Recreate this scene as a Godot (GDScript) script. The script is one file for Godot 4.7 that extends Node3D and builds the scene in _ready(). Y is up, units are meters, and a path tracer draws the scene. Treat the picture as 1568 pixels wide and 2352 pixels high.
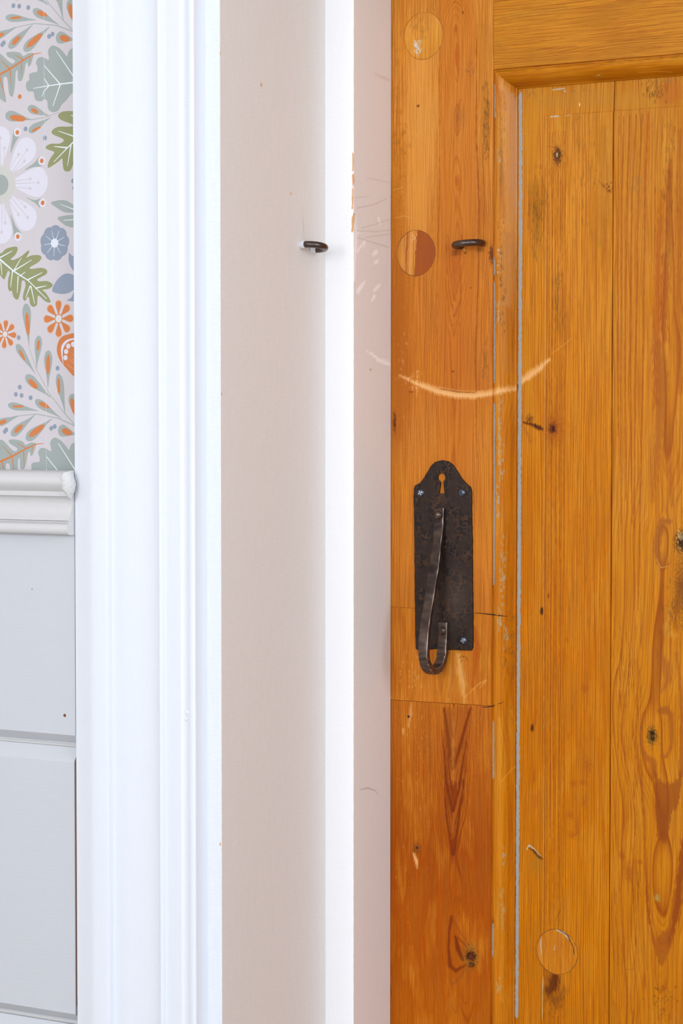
extends Node3D
# A painted doorway with an old waxed pine plank door. Measures on the doorway are in millimetres: across from the edge of the door stop, and down from a level line 1.7 m above the floor.

const STOP_X := -1.1149      # edge of the door stop
const JAMB_X := -1.1497      # face of the jamb
const STOP_Z := -0.2127      # front of the door stop
const DOOR_Z := -0.2995      # front of the stiles and rails
const LEVEL := 1.7

# ---------------------------------------------------------------- mesh building
class Mb:
	var p := PackedVector3Array()
	var uv := PackedVector2Array()
	func tri(a: Vector3, b: Vector3, c: Vector3) -> void:
		p.append(a); p.append(b); p.append(c)
	func quad(a: Vector3, b: Vector3, c: Vector3, d: Vector3) -> void:
		tri(a, b, c); tri(a, c, d)
	func loft(rings: Array, closed := true, caps := true) -> void:
		var n: int = rings[0].size()
		for i in rings.size() - 1:
			var r: PackedVector3Array = rings[i]
			var s: PackedVector3Array = rings[i + 1]
			for k in (n if closed else n - 1):
				var l := (k + 1) % n
				quad(r[k], r[l], s[l], s[k])
		if caps:
			cap(rings[0], true)
			cap(rings[rings.size() - 1], false)
	func cap(ring: PackedVector3Array, first: bool) -> void:
		# flat cap: project on the plane of the ring and triangulate
		var nrm := Vector3.ZERO
		for k in ring.size():
			nrm += ring[k].cross(ring[(k + 1) % ring.size()])
		nrm = nrm.normalized()
		var ax := nrm.cross(Vector3(0.31, 0.84, 0.44)).normalized()
		var ay := nrm.cross(ax)
		var flat := PackedVector2Array()
		for q in ring:
			flat.append(Vector2(q.dot(ax), q.dot(ay)) * 1000.0)
		var idx := Geometry2D.triangulate_polygon(flat)
		for t in range(0, idx.size(), 3):
			var a := ring[idx[t]]
			var b := ring[idx[t + 1]]
			var c := ring[idx[t + 2]]
			if ((b - a).cross(c - a).dot(nrm) > 0.0) == first:
				tri(a, c, b)
			else:
				tri(a, b, c)
	func box(a: Vector3, b: Vector3, r := 0.0) -> void:
		# box from corner a to corner b, long edges rounded by r along the longest side
		var d := b - a
		var axis := d.max_axis_index()
		var i := (axis + 1) % 3
		var j := (axis + 2) % 3
		var out := PackedVector2Array([Vector2(a[i], a[j]), Vector2(b[i], a[j]), Vector2(b[i], b[j]), Vector2(a[i], b[j])])
		if r > 0.0:
			out = Mb.rounded(out, r, 3)
		var rings := []
		for e in [a[axis], b[axis]]:
			var ring := PackedVector3Array()
			for q in out:
				var w := Vector3.ZERO
				w[axis] = e; w[i] = q.x; w[j] = q.y
				ring.append(w)
			rings.append(ring)
		loft(rings)
	static func rounded(poly: PackedVector2Array, r: float, n: int) -> PackedVector2Array:
		var o := PackedVector2Array()
		for k in poly.size():
			var q := poly[k]
			var a := (poly[k - 1] if k > 0 else poly[poly.size() - 1]) - q
			var b := poly[(k + 1) % poly.size()] - q
			var rr := minf(r, minf(a.length(), b.length()) * 0.45)
			var s := q + a.normalized() * rr
			var e := q + b.normalized() * rr
			for i in n + 1:
				var t := float(i) / n
				o.append(s.lerp(q, t).lerp(q.lerp(e, t), t))
		return o
	func tube(path: PackedVector3Array, radii: Array, n := 14) -> void:
		var rings := []
		var up := Vector3(0.123, 0.97, 0.2)
		for i in path.size():
			var t := (path[mini(i + 1, path.size() - 1)] - path[maxi(i - 1, 0)]).normalized()
			var sx := t.cross(up).normalized()
			up = sx.cross(t).normalized()
			var r: float = radii[mini(i, radii.size() - 1)]
			var ring := PackedVector3Array()
			for k in n:
				var an := TAU * k / n
				ring.append(path[i] + (sx * cos(an) + up * sin(an)) * r)
			rings.append(ring)
		loft(rings)
	func dome(c: Vector3, axis: Vector3, r: float, h: float, rough := 0.0, n := 20) -> void:
		# round head that stands on a surface at c
		var sx := axis.cross(Vector3(0.2, 0.9, 0.35)).normalized()
		var sy := axis.cross(sx)
		var prof := [Vector2(1.0, -0.25), Vector2(1.0, 0.12), Vector2(0.93, 0.42), Vector2(0.76, 0.72), Vector2(0.5, 0.91), Vector2(0.2, 0.99), Vector2(0.02, 1.0)]
		var rings := []
		for q in prof:
			var ring := PackedVector3Array()
			for k in n:
				var an := TAU * k / n
				var f := 1.0 + rough * (sin(an * 3.0 + q.y * 4.0) * 0.6 + sin(an * 7.0 + c.y * 900.0) * 0.4)
				ring.append(c + (sx * cos(an) + sy * sin(an)) * r * q.x * f + axis * h * q.y * f)
			rings.append(ring)
		loft(rings)
	func commit(shift: Vector3, uvf, smooth_deg := 38.0) -> ArrayMesh:
		var vol := 0.0
		for t in range(0, p.size(), 3):
			vol += p[t].dot(p[t + 1].cross(p[t + 2]))
		var fn := PackedVector3Array()
		var at := {}
		for t in range(0, p.size(), 3):
			var nr := (p[t + 1] - p[t]).cross(p[t + 2] - p[t])
			if vol < 0.0:
				nr = -nr
			fn.append(nr)
			for k in 3:
				var key := Vector3i((p[t + k] * 100000.0).round())
				if not at.has(key):
					at[key] = PackedInt32Array()
				at[key].append(t / 3)
		var nn := PackedVector3Array()
		nn.resize(p.size())
		var lim := cos(deg_to_rad(smooth_deg))
		for t in range(0, p.size(), 3):
			var own := fn[t / 3].normalized()
			for k in 3:
				var sum := Vector3.ZERO
				for f in at[Vector3i((p[t + k] * 100000.0).round())]:
					if fn[f].normalized().dot(own) > lim:
						sum += fn[f]
				nn[t + k] = sum.normalized() if sum.length() > 0.0 else Vector3.UP
		var uvs := PackedVector2Array()
		for q in p:
			uvs.append(uvf.call(q) if uvf != null else Vector2.ZERO)
		var pos := PackedVector3Array()
		pos.resize(p.size())
		for t in range(0, p.size(), 3):     # Godot wants clockwise front faces
			for k in 3:
				var src: int = t + (k if vol < 0.0 else [0, 2, 1][k])
				pos[t + k] = p[src] - shift
		if vol >= 0.0:
			var n2 := nn.duplicate()
			var u2 := uvs.duplicate()
			for t in range(0, p.size(), 3):
				nn[t + 1] = n2[t + 2]; nn[t + 2] = n2[t + 1]
				uvs[t + 1] = u2[t + 2]; uvs[t + 2] = u2[t + 1]
		var arr := []
		arr.resize(Mesh.ARRAY_MAX)
		arr[Mesh.ARRAY_VERTEX] = pos
		arr[Mesh.ARRAY_NORMAL] = nn
		arr[Mesh.ARRAY_TEX_UV] = uvs
		var m := ArrayMesh.new()
		m.add_surface_from_arrays(Mesh.PRIMITIVE_TRIANGLES, arr)
		return m

var taken := {}

func numbered(called: String) -> String:
	taken[called] = taken.get(called, -1) + 1
	return called if taken[called] == 0 else "%s_%03d" % [called, taken[called]]

func origin_of(n: Node) -> Vector3:
	var o := Vector3.ZERO
	while n is Node3D and n != self:
		o += n.position
		n = n.get_parent()
	return o

func thing(called: String, at: Vector3) -> Node3D:
	var o := Node3D.new()
	o.name = numbered(called)
	add_child(o)
	o.position = at
	return o

func tag(o: Node, label: String, category: String, kind := "") -> void:
	o.set_meta("label", label)
	if category: o.set_meta("category", category)
	if kind: o.set_meta("kind", kind)

func obj(called: String, mb: Mb, mat: Material, parent: Node = self, uvf = null, label := "", smooth_deg := 38.0) -> MeshInstance3D:
	var o := MeshInstance3D.new()
	o.name = numbered(called) if parent == self else called
	var shift := origin_of(parent)
	if parent == self:
		var lo := mb.p[0]
		var hi := mb.p[0]
		for q in mb.p:
			lo = lo.min(q); hi = hi.max(q)
		shift = Vector3((lo.x + hi.x) / 2, lo.y, (lo.z + hi.z) / 2)
	o.mesh = mb.commit(shift, uvf, smooth_deg)
	parent.add_child(o, true)
	if parent == self:
		o.position = shift
	o.material_override = mat
	if label: o.set_meta("label", label)
	return o

# points given in the doorway's millimetres
func dw(x: float, y: float, z := 0.0) -> Vector3:
	return Vector3(STOP_X + x * 0.001, LEVEL - y * 0.001, DOOR_Z + z * 0.001)

func ext_y(prof: Array, y0: float, y1: float) -> Mb:     # profile of [x, z] pairs drawn up from y0 to y1
	var m := Mb.new()
	var rings := []
	for y in [y0, y1]:
		var r := PackedVector3Array()
		for k in range(0, prof.size(), 2):
			r.append(Vector3(prof[k], y, prof[k + 1]))
		rings.append(r)
	m.loft(rings)
	return m

func ext_x(prof: Array, x0: float, x1: float) -> Mb:     # profile of [y, z] pairs drawn along x
	var m := Mb.new()
	var rings := []
	for x in [x0, x1]:
		var r := PackedVector3Array()
		for k in range(0, prof.size(), 2):
			r.append(Vector3(x, prof[k], prof[k + 1]))
		rings.append(r)
	m.loft(rings)
	return m

func bx(a: Vector3, b: Vector3, r := 0.0) -> Mb:
	var m := Mb.new()
	m.box(a, b, r)
	return m

# ---------------------------------------------------------------- drawing surfaces
class Sheet:
	var im: Image
	var o: Vector2        # millimetres at the left and top edge
	var size: Vector2     # millimetres across and down
	var k: Vector2        # pixels per millimetre
	var nz := FastNoiseLite.new()
	var rng := RandomNumberGenerator.new()
	func _init(at: Vector2, mm: Vector2, px: Vector2i, base := Color.WHITE) -> void:
		o = at; size = mm
		k = Vector2(px) / mm
		im = Image.create(px.x, px.y, false, Image.FORMAT_RGB8)
		im.fill(base)
		nz.noise_type = FastNoiseLite.TYPE_SIMPLEX
		nz.frequency = 1.0
		nz.fractal_type = FastNoiseLite.FRACTAL_NONE
		rng.seed = int(at.x * 31 + at.y * 7 + mm.x)
	func mix(x: int, y: int, c: Color, a: float) -> void:
		im.set_pixel(x, y, im.get_pixel(x, y).lerp(c, a))
	func span(lo: Vector2, hi: Vector2) -> Rect2i:
		var a := Vector2i(((lo - o) * k).floor()).max(Vector2i.ZERO)
		var b := Vector2i(((hi - o) * k).ceil()).min(im.get_size())
		return Rect2i(a, (b - a).max(Vector2i.ZERO))
	# a stroke through [x, y, width] triples; rag roughens its edges along the grain, soft is the width of its edge
	func stroke(f: Array, c: Color, a: float, soft := 0.5, rag := 0.0, across := false) -> void:
		var n_ := f.size() / 3
		var lo := Vector2(1e9, 1e9)
		var hi := -lo
		var m := 0.0
		for n in n_:
			var p := Vector2(f[n * 3], f[n * 3 + 1])
			lo = lo.min(p); hi = hi.max(p)
			m = maxf(m, f[n * 3 + 2] * 0.5)
		m += soft + rag
		var r := span(lo - Vector2(m, m), hi + Vector2(m, m))
		for y in range(r.position.y, r.end.y):
			var vy := (y + 0.5) / k.y + o.y
			var near := PackedInt32Array()
			var le := 1e9
			var ri := -1e9
			for n in n_ - 1:
				var y0: float = f[n * 3 + 1]
				var y1: float = f[n * 3 + 4]
				if vy > minf(y0, y1) - m and vy < maxf(y0, y1) + m:
					near.append(n)
					le = minf(le, minf(f[n * 3], f[n * 3 + 3])); ri = maxf(ri, maxf(f[n * 3], f[n * 3 + 3]))
			if near.is_empty():
				continue
			for x in range(maxi(r.position.x, int((le - m - o.x) * k.x)), mini(r.end.x, int((ri + m - o.x) * k.x) + 1)):
				var v := Vector2((x + 0.5) / k.x + o.x, vy)
				var e := 1e9
				for n in near:
					var p := Vector2(f[n * 3], f[n * 3 + 1])
					var d := Vector2(f[n * 3 + 3], f[n * 3 + 4]) - p
					var t := clampf((v - p).dot(d) / maxf(d.length_squared(), 0.0001), 0.0, 1.0)
					e = minf(e, v.distance_to(p + d * t) - lerpf(f[n * 3 + 2], f[n * 3 + 5], t) * 0.5)
				if e > soft + rag:
					continue
				if rag > 0.0:
					e += (nz.get_noise_2d(v.x * 1.3, v.y * 0.07) if not across else nz.get_noise_2d(v.x * 0.07, v.y * 1.3)) * rag
				if e < soft:
					mix(x, y, c, a * clampf((soft - e) / (soft * 2.0), 0.0, 1.0))
	func blob(x0: float, y0: float, rx: float, ry: float, c: Color, a: float, soft := 0.4, rag := 0.3) -> void:
		var r := span(Vector2(x0 - rx * 1.8, y0 - ry * 1.8), Vector2(x0 + rx * 1.8, y0 + ry * 1.8))
		for y in range(r.position.y, r.end.y):
			for x in range(r.position.x, r.end.x):
				var v := Vector2((x + 0.5) / k.x, (y + 0.5) / k.y) + o
				var e := Vector2((v.x - x0) / rx, (v.y - y0) / ry).length() - 1.0
				e += nz.get_noise_2d(v.x * 0.9, v.y * 0.25) * rag
				if e < soft:
					mix(x, y, c, a * clampf((soft - e) / (soft * 2.0), 0.0, 1.0))
	func specks(x0: float, y0: float, rx: float, ry: float, n: int, s: float, c: Color, a: float, tall := 2.0) -> void:
		for i in n:
			var x := x0 + rx * clampf(rng.randfn() * 0.5, -1.0, 1.0)
			var y := y0 + ry * clampf(rng.randfn() * 0.5, -1.0, 1.0)
			var z := s * rng.randf_range(0.4, 1.2)
			blob(x, y, z, z * tall, c, a * rng.randf_range(0.5, 1.0), 0.4, 0.6)
	func poly(f: Array, c: Color, a: float, rag := 0.0, soft := 0.4) -> void:
		var pts := PackedVector2Array()
		var lo := Vector2(1e9, 1e9)
		var hi := -lo
		for n in range(0, f.size(), 2):
			pts.append(Vector2(f[n], f[n + 1]))
			lo = lo.min(pts[n / 2]); hi = hi.max(pts[n / 2])
		var r := span(lo - Vector2(rag, rag * 2 + 1), hi + Vector2(rag, rag * 2 + 1))
		for y in range(r.position.y, r.end.y):
			for x in range(r.position.x, r.end.x):
				var v := Vector2((x + 0.5) / k.x, (y + 0.5) / k.y) + o
				if rag > 0.0:
					v += Vector2(nz.get_noise_2d(v.x * 0.8, v.y * 0.12) * rag, nz.get_noise_2d(v.x * 1.3 + 50.0, v.y * 0.1) * rag * 3.0)
				if Geometry2D.is_point_in_polygon(v, pts):
					mix(x, y, c, a)
	# flat print: fills a polygon, repeated over the edges of the sheet
	func print_poly(pts: PackedVector2Array, c: Color) -> void:
		for sy in [-1, 0, 1]:
			for sx in [-1, 0, 1]:
				_fill(pts, Vector2(sx * size.x, sy * size.y), c)
	func _fill(pts: PackedVector2Array, by: Vector2, c: Color) -> void:
		var q := PackedVector2Array()
		var lo := 1e9
		var hi := -1e9
		var le := 1e9
		var ri := -1e9
		for v in pts:
			var w := (v + by - o) * k
			q.append(w)
			lo = minf(lo, w.y); hi = maxf(hi, w.y); le = minf(le, w.x); ri = maxf(ri, w.x)
		if hi < 0.0 or lo > im.get_height() or ri < 0.0 or le > im.get_width():
			return
		for y in range(maxi(0, int(lo)), mini(im.get_height(), int(hi) + 1)):
			var cut := PackedFloat32Array()
			var yy := y + 0.5
			for n in q.size():
				var a := q[n]
				var b := q[(n + 1) % q.size()]
				if (a.y <= yy) != (b.y <= yy):
					cut.append(a.x + (b.x - a.x) * (yy - a.y) / (b.y - a.y))
			cut.sort()
			for n in range(0, cut.size() - 1, 2):
				var x0 := int(round(cut[n]))
				var x1 := int(round(cut[n + 1]))
				if x1 > x0:
					im.fill_rect(Rect2i(x0, y, x1 - x0, 1), c)
	func texture() -> ImageTexture:
		return ImageTexture.create_from_image(im)
	func uv(across: float, down: float) -> Vector2:
		return Vector2((across - o.x) / size.x, (down - o.y) / size.y)

# value at y from a flat list of [y, value] pairs in rising order of y
func key(f: Array, y: float) -> float:
	if y <= f[0]:
		return f[1]
	for n in range(2, f.size(), 2):
		if y < f[n]:
			var t := smoothstep(0.0, 1.0, (y - f[n - 2]) / (f[n] - f[n - 2]))
			return lerpf(f[n - 1], f[n + 1], t)
	return f[f.size() - 1]

# Growth rings cut by a sawn board: the heart of the log runs at xc (across) and h (below the face), both changing along the board.
func grow(s: Sheet, c: Dictionary) -> void:
	var along := FastNoiseLite.new()
	along.noise_type = FastNoiseLite.TYPE_SIMPLEX
	along.frequency = 1.0
	along.fractal_type = FastNoiseLite.FRACTAL_NONE
	along.seed = c.seed
	var rng := RandomNumberGenerator.new()
	rng.seed = c.seed
	var hard := PackedFloat32Array()
	for i in 64:
		hard.append(rng.randf_range(0.25, 1.0))
	var w := s.im.get_width()
	var h := s.im.get_height()
	var data := PackedByteArray()
	data.resize(w * h * 3)
	var early: Color = c.early
	var late: Color = c.late
	var olive: Color = c.get("olive", Color(0.70, 0.47, 0.13))
	var gap: float = c.s
	var far: float = c.get("far", gap)          # ring spacing far from the heart
	var bend: float = c.get("warp", 2.0)
	var strong: float = c.get("strong", 0.6)
	var stain: float = c.get("stain", 0.35)
	var flat: bool = c.get("flat", false)       # grain runs across the sheet
	var knots: Array = c.get("knots", [])
	var tones: Array = c.get("tones", [[0.0, early]])       # colour of the board along its length
	var warm: Color = c.get("warm", Color8(196, 98, 24))
	var gold: Color = c.get("gold", Color8(226, 152, 44))
	var gild: float = c.get("gild", 0.85)
	var pores: float = c.get("pores", 0.12)
	var at := 0
	for j in h:
		var yy := s.o.y + (j + 0.5) / s.k.y
		var xc := 0.0
		var hh := 0.0
		var power := strong
		for n in tones.size():
			if yy >= tones[n][0] or n == 0:
				early = tones[n][1]
				if n + 1 < tones.size():
					early = early.lerp(tones[n + 1][1], clampf((yy - tones[n][0]) / (tones[n + 1][0] - tones[n][0]), 0.0, 1.0))
		if not flat:
			xc = key(c.xc, yy); hh = key(c.h, yy)
			if c.has("power"):
				power = strong * key(c.power, yy)
		for i in w:
			var x := s.o.x + (i + 0.5) / s.k.x
			var y := yy
			if flat:
				var sw := x
				x = y; y = sw
				xc = key(c.xc, y); hh = key(c.h, y)
			var pull := 0.0
			for n in range(0, knots.size(), 4):
				var kx: float = x - knots[n]
				var ky: float = (y - knots[n + 1]) * 0.35
				pull += knots[n + 3] * signf(kx) * exp(-(kx * kx + ky * ky) / (knots[n + 2] * knots[n + 2]))
			var d := x - xc - pull + along.get_noise_2d(x * 0.035, y * 0.006) * bend + along.get_noise_2d(x * 0.16, y * 0.012) * bend * 0.10
			var r := sqrt(d * d + hh * hh)
			var ph := r / gap
			if far != gap:
				ph = r / (gap + (far - gap) * minf(1.0, r / 30.0))
			ph += sin(r * 0.37) * 0.35 + 8.0
			var n := int(ph)
			var f := ph - n
			var v := 0.0
			if f < 0.88:
				v = f / 0.88
				v = v * v * v * (0.35 + 0.65 * v * v)
			else:
				v = (1.0 - f) / 0.12
			var fiber := along.get_noise_2d(x * 2.4, y * 0.014)
			v *= hard[n & 63]
			var g := ph * 3.0 + 0.4
			var gn := int(g)
			var gf := g - gn
			v = maxf(v, gf * gf * gf * (0.62 if gf < 0.9 else 0.3) * hard[(gn * 7) & 63])
			v *= power * (1.0 + fiber * 0.3)
			var m := along.get_noise_2d(x * 0.024 + 90.0, y * 0.008) + 0.4 * along.get_noise_2d(x * 0.15, y * 0.03 + 30.0)
			var streak := along.get_noise_2d(x * 0.42 + 200.0, y * 0.009)
			var lift := 1.0 + fiber * 0.045 + m * 0.03 - streak * 0.045
			var hair := absf(along.get_noise_2d(x * 0.9 + 700.0, y * 0.004))
			if hair < 0.07:
				lift -= (0.07 - hair) * pores * 14.0
			var col := early
			if m > 0.0:
				col = col.lerp(olive, minf(1.0, m * stain * 2.1 * (1.0 + fiber * 0.8)))
			else:
				col = col.lerp(gold, minf(0.5, -m * 0.7) * gild)
			if streak > 0.1:
				col = col.lerp(warm, (streak - 0.1) * 0.42)
			col = col.lerp(late, clampf(v, 0.0, 1.0))
			data[at] = clampi(int(col.r * lift * 255.0), 0, 255)
			data[at + 1] = clampi(int(col.g * lift * 255.0), 0, 255)
			data[at + 2] = clampi(int(col.b * lift * 255.0), 0, 255)
			at += 3
	s.im = Image.create_from_data(w, h, false, Image.FORMAT_RGB8, data)

func noise_tex(seed_: int, freq: float, as_normal: bool, ramp: Array = [], type := FastNoiseLite.TYPE_SIMPLEX, side := 512, bump := 2.0) -> NoiseTexture2D:
	var n := FastNoiseLite.new()
	n.seed = seed_
	n.frequency = freq
	n.noise_type = type
	if type == FastNoiseLite.TYPE_CELLULAR:
		n.cellular_return_type = FastNoiseLite.RETURN_DISTANCE
		n.fractal_octaves = 1
	var t := NoiseTexture2D.new()
	t.width = side; t.height = side
	t.seamless = true
	t.noise = n
	t.as_normal_map = as_normal
	t.bump_strength = bump
	if ramp.size():
		var g := Gradient.new()
		g.offsets = PackedFloat32Array([0.0, 0.5, 1.0])
		g.colors = PackedColorArray(ramp)
		t.color_ramp = g
	return t

func paint(c: Color, rough := 0.45, brush: Texture2D = null, scale := Vector3.ONE, depth := 0.01) -> StandardMaterial3D:
	var m := StandardMaterial3D.new()
	m.albedo_color = c
	m.roughness = rough
	if brush:
		m.uv1_triplanar = true
		m.uv1_world_triplanar = true
		m.uv1_scale = scale
		m.heightmap_enabled = true
		m.heightmap_texture = brush
		m.heightmap_scale = depth
	return m

func sheeted(s: Sheet, rough := 0.42, relief := 0.0) -> StandardMaterial3D:
	var m := StandardMaterial3D.new()
	m.albedo_texture = s.texture()
	m.roughness = rough
	m.metallic_specular = 0.22
	if relief != 0.0:
		m.heightmap_enabled = true
		m.heightmap_texture = m.albedo_texture
		m.heightmap_scale = relief
	return m

func c8(r: int, g: int, b: int) -> Color:
	return Color8(r, g, b)

# ---------------------------------------------------------------- the scene
var white: StandardMaterial3D
var grey_white: StandardMaterial3D
var dark_iron: StandardMaterial3D
var zinc: StandardMaterial3D
var filler: StandardMaterial3D
var residue: StandardMaterial3D

func area(at: Vector3, towards: Vector3, size: Vector2, energy: float, col: Color) -> void:
	var l := AreaLight3D.new()
	l.name = "window_daylight"
	add_child(l, true)
	l.area_size = size
	l.area_normalize_energy = true
	l.light_energy = energy
	l.light_color = col
	l.shadow_enabled = true
	l.position = at
	l.look_at(at + towards, Vector3.UP)
	l.set("area_range", 12.0)
	l.set("area_attenuation", 2.0)

func _ready() -> void:
	var cam := Camera3D.new()
	cam.name = "camera"
	add_child(cam)
	cam.position = Vector3(0.0, 1.2, 1.84)
	cam.rotation = Vector3(-0.04117, 0.50316, 0.0)
	cam.fov = 26.474
	cam.near = 0.05
	cam.current = true

	var env := Environment.new()
	env.background_mode = Environment.BG_SKY
	var sky := Sky.new()
	var pm := ProceduralSkyMaterial.new()
	pm.sky_top_color = Color(0.45, 0.62, 0.9)
	pm.sky_horizon_color = Color(0.82, 0.88, 0.95)
	pm.ground_bottom_color = Color(0.35, 0.36, 0.33)
	pm.ground_horizon_color = Color(0.7, 0.74, 0.74)
	pm.sky_energy_multiplier = 1.0
	sky.sky_material = pm
	env.sky = sky
	env.tonemap_mode = Environment.TONE_MAPPER_LINEAR
	env.tonemap_exposure = 1.0
	env.sdfgi_enabled = true
	env.ssao_enabled = true
	env.ssil_enabled = true
	var we := WorldEnvironment.new()
	we.name = "world_environment"
	we.environment = env
	add_child(we)

	# daylight through three unseen windows; the right one is added to light the jamb
	var day := Color(0.94, 0.965, 1.0)
	area(Vector3(-1.3, 1.72, 3.74), Vector3(0, -0.14, -1), Vector2(1.1, 1.3), 4.6, day)
	area(Vector3(0.5, 1.72, 3.74), Vector3(0, -0.14, -1), Vector2(1.1, 1.3), 3.4, day)
	area(Vector3(1.54, 1.72, 1.1), Vector3(-1, -0.14, 0), Vector2(1.3, 1.3), 3.5, day)

	materials()
	room()
	var t0 := Time.get_ticks_msec()
	wallpaper_wall()
	casing()
	frame()
	print("walls ", Time.get_ticks_msec() - t0)
	t0 = Time.get_ticks_msec()
	door()
	print("door ", Time.get_ticks_msec() - t0)

func materials() -> void:
	var brush := noise_tex(3, 0.02, false)
	white = paint(c8(232, 235, 241), 0.38, brush, Vector3(40, 1.2, 40), 0.008)
	grey_white = paint(c8(203, 204, 208), 0.5, brush, Vector3(1.2, 40, 40), 0.006)
	filler = paint(c8(214, 213, 211), 0.85, noise_tex(8, 0.05, false), Vector3(12, 12, 12), 0.08)
	residue = paint(Color.WHITE, 0.7, noise_tex(9, 0.05, false), Vector3(30, 30, 30), 0.03)
	residue.albedo_texture = noise_tex(14, 0.06, false, [c8(120, 112, 102), c8(176, 174, 170), c8(188, 186, 184)])
	dark_iron = StandardMaterial3D.new()
	dark_iron.albedo_texture = noise_tex(21, 0.03, false, [c8(80, 70, 66), c8(98, 85, 78), c8(118, 96, 78)], FastNoiseLite.TYPE_CELLULAR)
	dark_iron.uv1_triplanar = true
	dark_iron.uv1_scale = Vector3(9, 9, 9)
	dark_iron.heightmap_enabled = true
	dark_iron.heightmap_texture = noise_tex(21, 0.03, false, [], FastNoiseLite.TYPE_CELLULAR)
	dark_iron.heightmap_scale = 0.03
	dark_iron.metallic = 0.85
	dark_iron.roughness = 0.3
	zinc = paint(c8(84, 90, 100), 0.28)
	zinc.metallic = 0.9

func room() -> void:
	var plaster := paint(c8(232, 231, 228), 0.8)
	var boards := paint(c8(150, 138, 122), 0.5)
	var o := thing("floor", Vector3(-0.5, -0.05, 1.9))
	tag(o, "plain wooden floor of the room", "floor", "structure")
	for k in 14:
		var x := -2.6 + k * 0.3
		obj("plank", bx(Vector3(x + 0.001, -0.05, -0.345), Vector3(x + 0.299, 0.0, 3.9), 0.003), boards, o)
	tag(obj("ceiling", bx(Vector3(-2.7, 2.5, -0.345), Vector3(1.7, 2.6, 3.9)), plaster), "white ceiling of the room", "ceiling", "structure")
	o = thing("wall_left", Vector3(-2.65, 0, 1.9))
	tag(o, "plain white left wall of the room", "wall", "structure")
	obj("plaster", bx(Vector3(-2.7, 0, -0.345), Vector3(-2.6, 2.5, 3.9)), plaster, o)
	wall_with_openings("wall_back", "plain white wall opposite the door with two windows", plaster, false, 3.8, 3.9, -2.6, 1.6, [-1.85, -0.75, -0.05, 1.05])
	wall_with_openings("wall_right", "plain white right wall with one added window", plaster, true, 1.6, 1.7, -0.345, 3.9, [0.45, 1.75])

func wall_with_openings(called: String, label: String, m: Material, turned: bool, near: float, out: float, from: float, to: float, gaps: Array) -> void:
	var at := Vector3((near + out) / 2, 0, (from + to) / 2) if turned else Vector3((from + to) / 2, 0, (near + out) / 2)
	var o := thing(called, at)
	tag(o, label, "wall", "structure")
	var put := func(u0: float, u1: float, y0: float, y1: float, mm: Material, name_: String, parent: Node, d0: float, d1: float) -> void:
		if turned:
			obj(name_, bx(Vector3(d0, y0, u0), Vector3(d1, y1, u1)), mm, parent)
		else:
			obj(name_, bx(Vector3(u0, y0, d0), Vector3(u1, y1, d1)), mm, parent)
	put.call(from, to, 0.0, 1.05, m, "plaster", o, near, out)
	put.call(from, to, 2.4, 2.5, m, "plaster", o, near, out)
	var u := from
	for n in range(0, gaps.size(), 2):
		put.call(u, gaps[n], 1.05, 2.4, m, "plaster", o, near, out)
		u = gaps[n + 1]
	put.call(u, to, 1.05, 2.4, m, "plaster", o, near, out)
	for n in range(0, gaps.size(), 2):
		var a: float = gaps[n]
		var b: float = gaps[n + 1]
		var d0 := near + 0.055
		var w := thing("window_1" if n == 0 and turned else "window_2" if n == 0 else "window_3", Vector3(d0, 1.05, (a + b) / 2) if turned else Vector3((a + b) / 2, 1.05, d0))
		tag(w, "white framed window of the room, %s" % ("right wall, added to light the jamb" if turned else "back wall, left" if n == 0 else "back wall, right"), "window", "structure")
		for q in [[a, a + 0.05, 1.05, 2.4], [b - 0.05, b, 1.05, 2.4], [a + 0.05, b - 0.05, 1.05, 1.1], [a + 0.05, b - 0.05, 2.35, 2.4]]:
			put.call(q[0], q[1], q[2], q[3], white, "window_frame", w, d0, d0 + 0.04)

# ---------------------------------------------------------------- the papered wall with its rail and boarding
func smooth_ring(f: Array, steps := 5) -> PackedVector2Array:     # closed curve through points given as x, y pairs
	var n := f.size() / 2
	var o := PackedVector2Array()
	for i in n:
		var p: Array = []
		for q in 4:
			var w := posmod(i + q - 1, n)
			p.append(Vector2(f[w * 2], f[w * 2 + 1]))
		for s in steps:
			o.append(p[1].cubic_interpolate(p[2], p[0], p[3], float(s) / steps))
	return o

func drop(bx_: float, by: float, tx: float, ty: float, w: float) -> PackedVector2Array:     # slender at its foot, round at its tip
	var b := Vector2(bx_, by)
	var a := Vector2(tx, ty) - b
	var side := a.orthogonal().normalized() * w * 0.5
	var prof := [0.0, 0.05, 0.12, 0.16, 0.25, 0.3, 0.4, 0.55, 0.55, 0.8, 0.7, 0.98, 0.8, 1.0, 0.88, 0.88, 0.94, 0.66, 0.985, 0.36, 1.0, 0.0]
	var o := PackedVector2Array()
	for n in range(0, prof.size(), 2):
		o.append(b + a * prof[n] + side * prof[n + 1])
	for n in range(prof.size() - 4, -1, -2):
		o.append(b + a * prof[n] - side * prof[n + 1])
	return o

func sliver(x0: float, y0: float, x1: float, y1: float, w: float) -> PackedVector2Array:     # pointed at both ends
	var a := Vector2(x0, y0)
	var d := Vector2(x1, y1) - a
	var s := d.orthogonal().normalized() * w * 0.5
	return PackedVector2Array([a, a + d * 0.2 + s * 0.85, a + d * 0.5 + s, a + d * 0.8 + s * 0.8, a + d, a + d * 0.8 - s * 0.8, a + d * 0.5 - s, a + d * 0.2 - s * 0.85])

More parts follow.
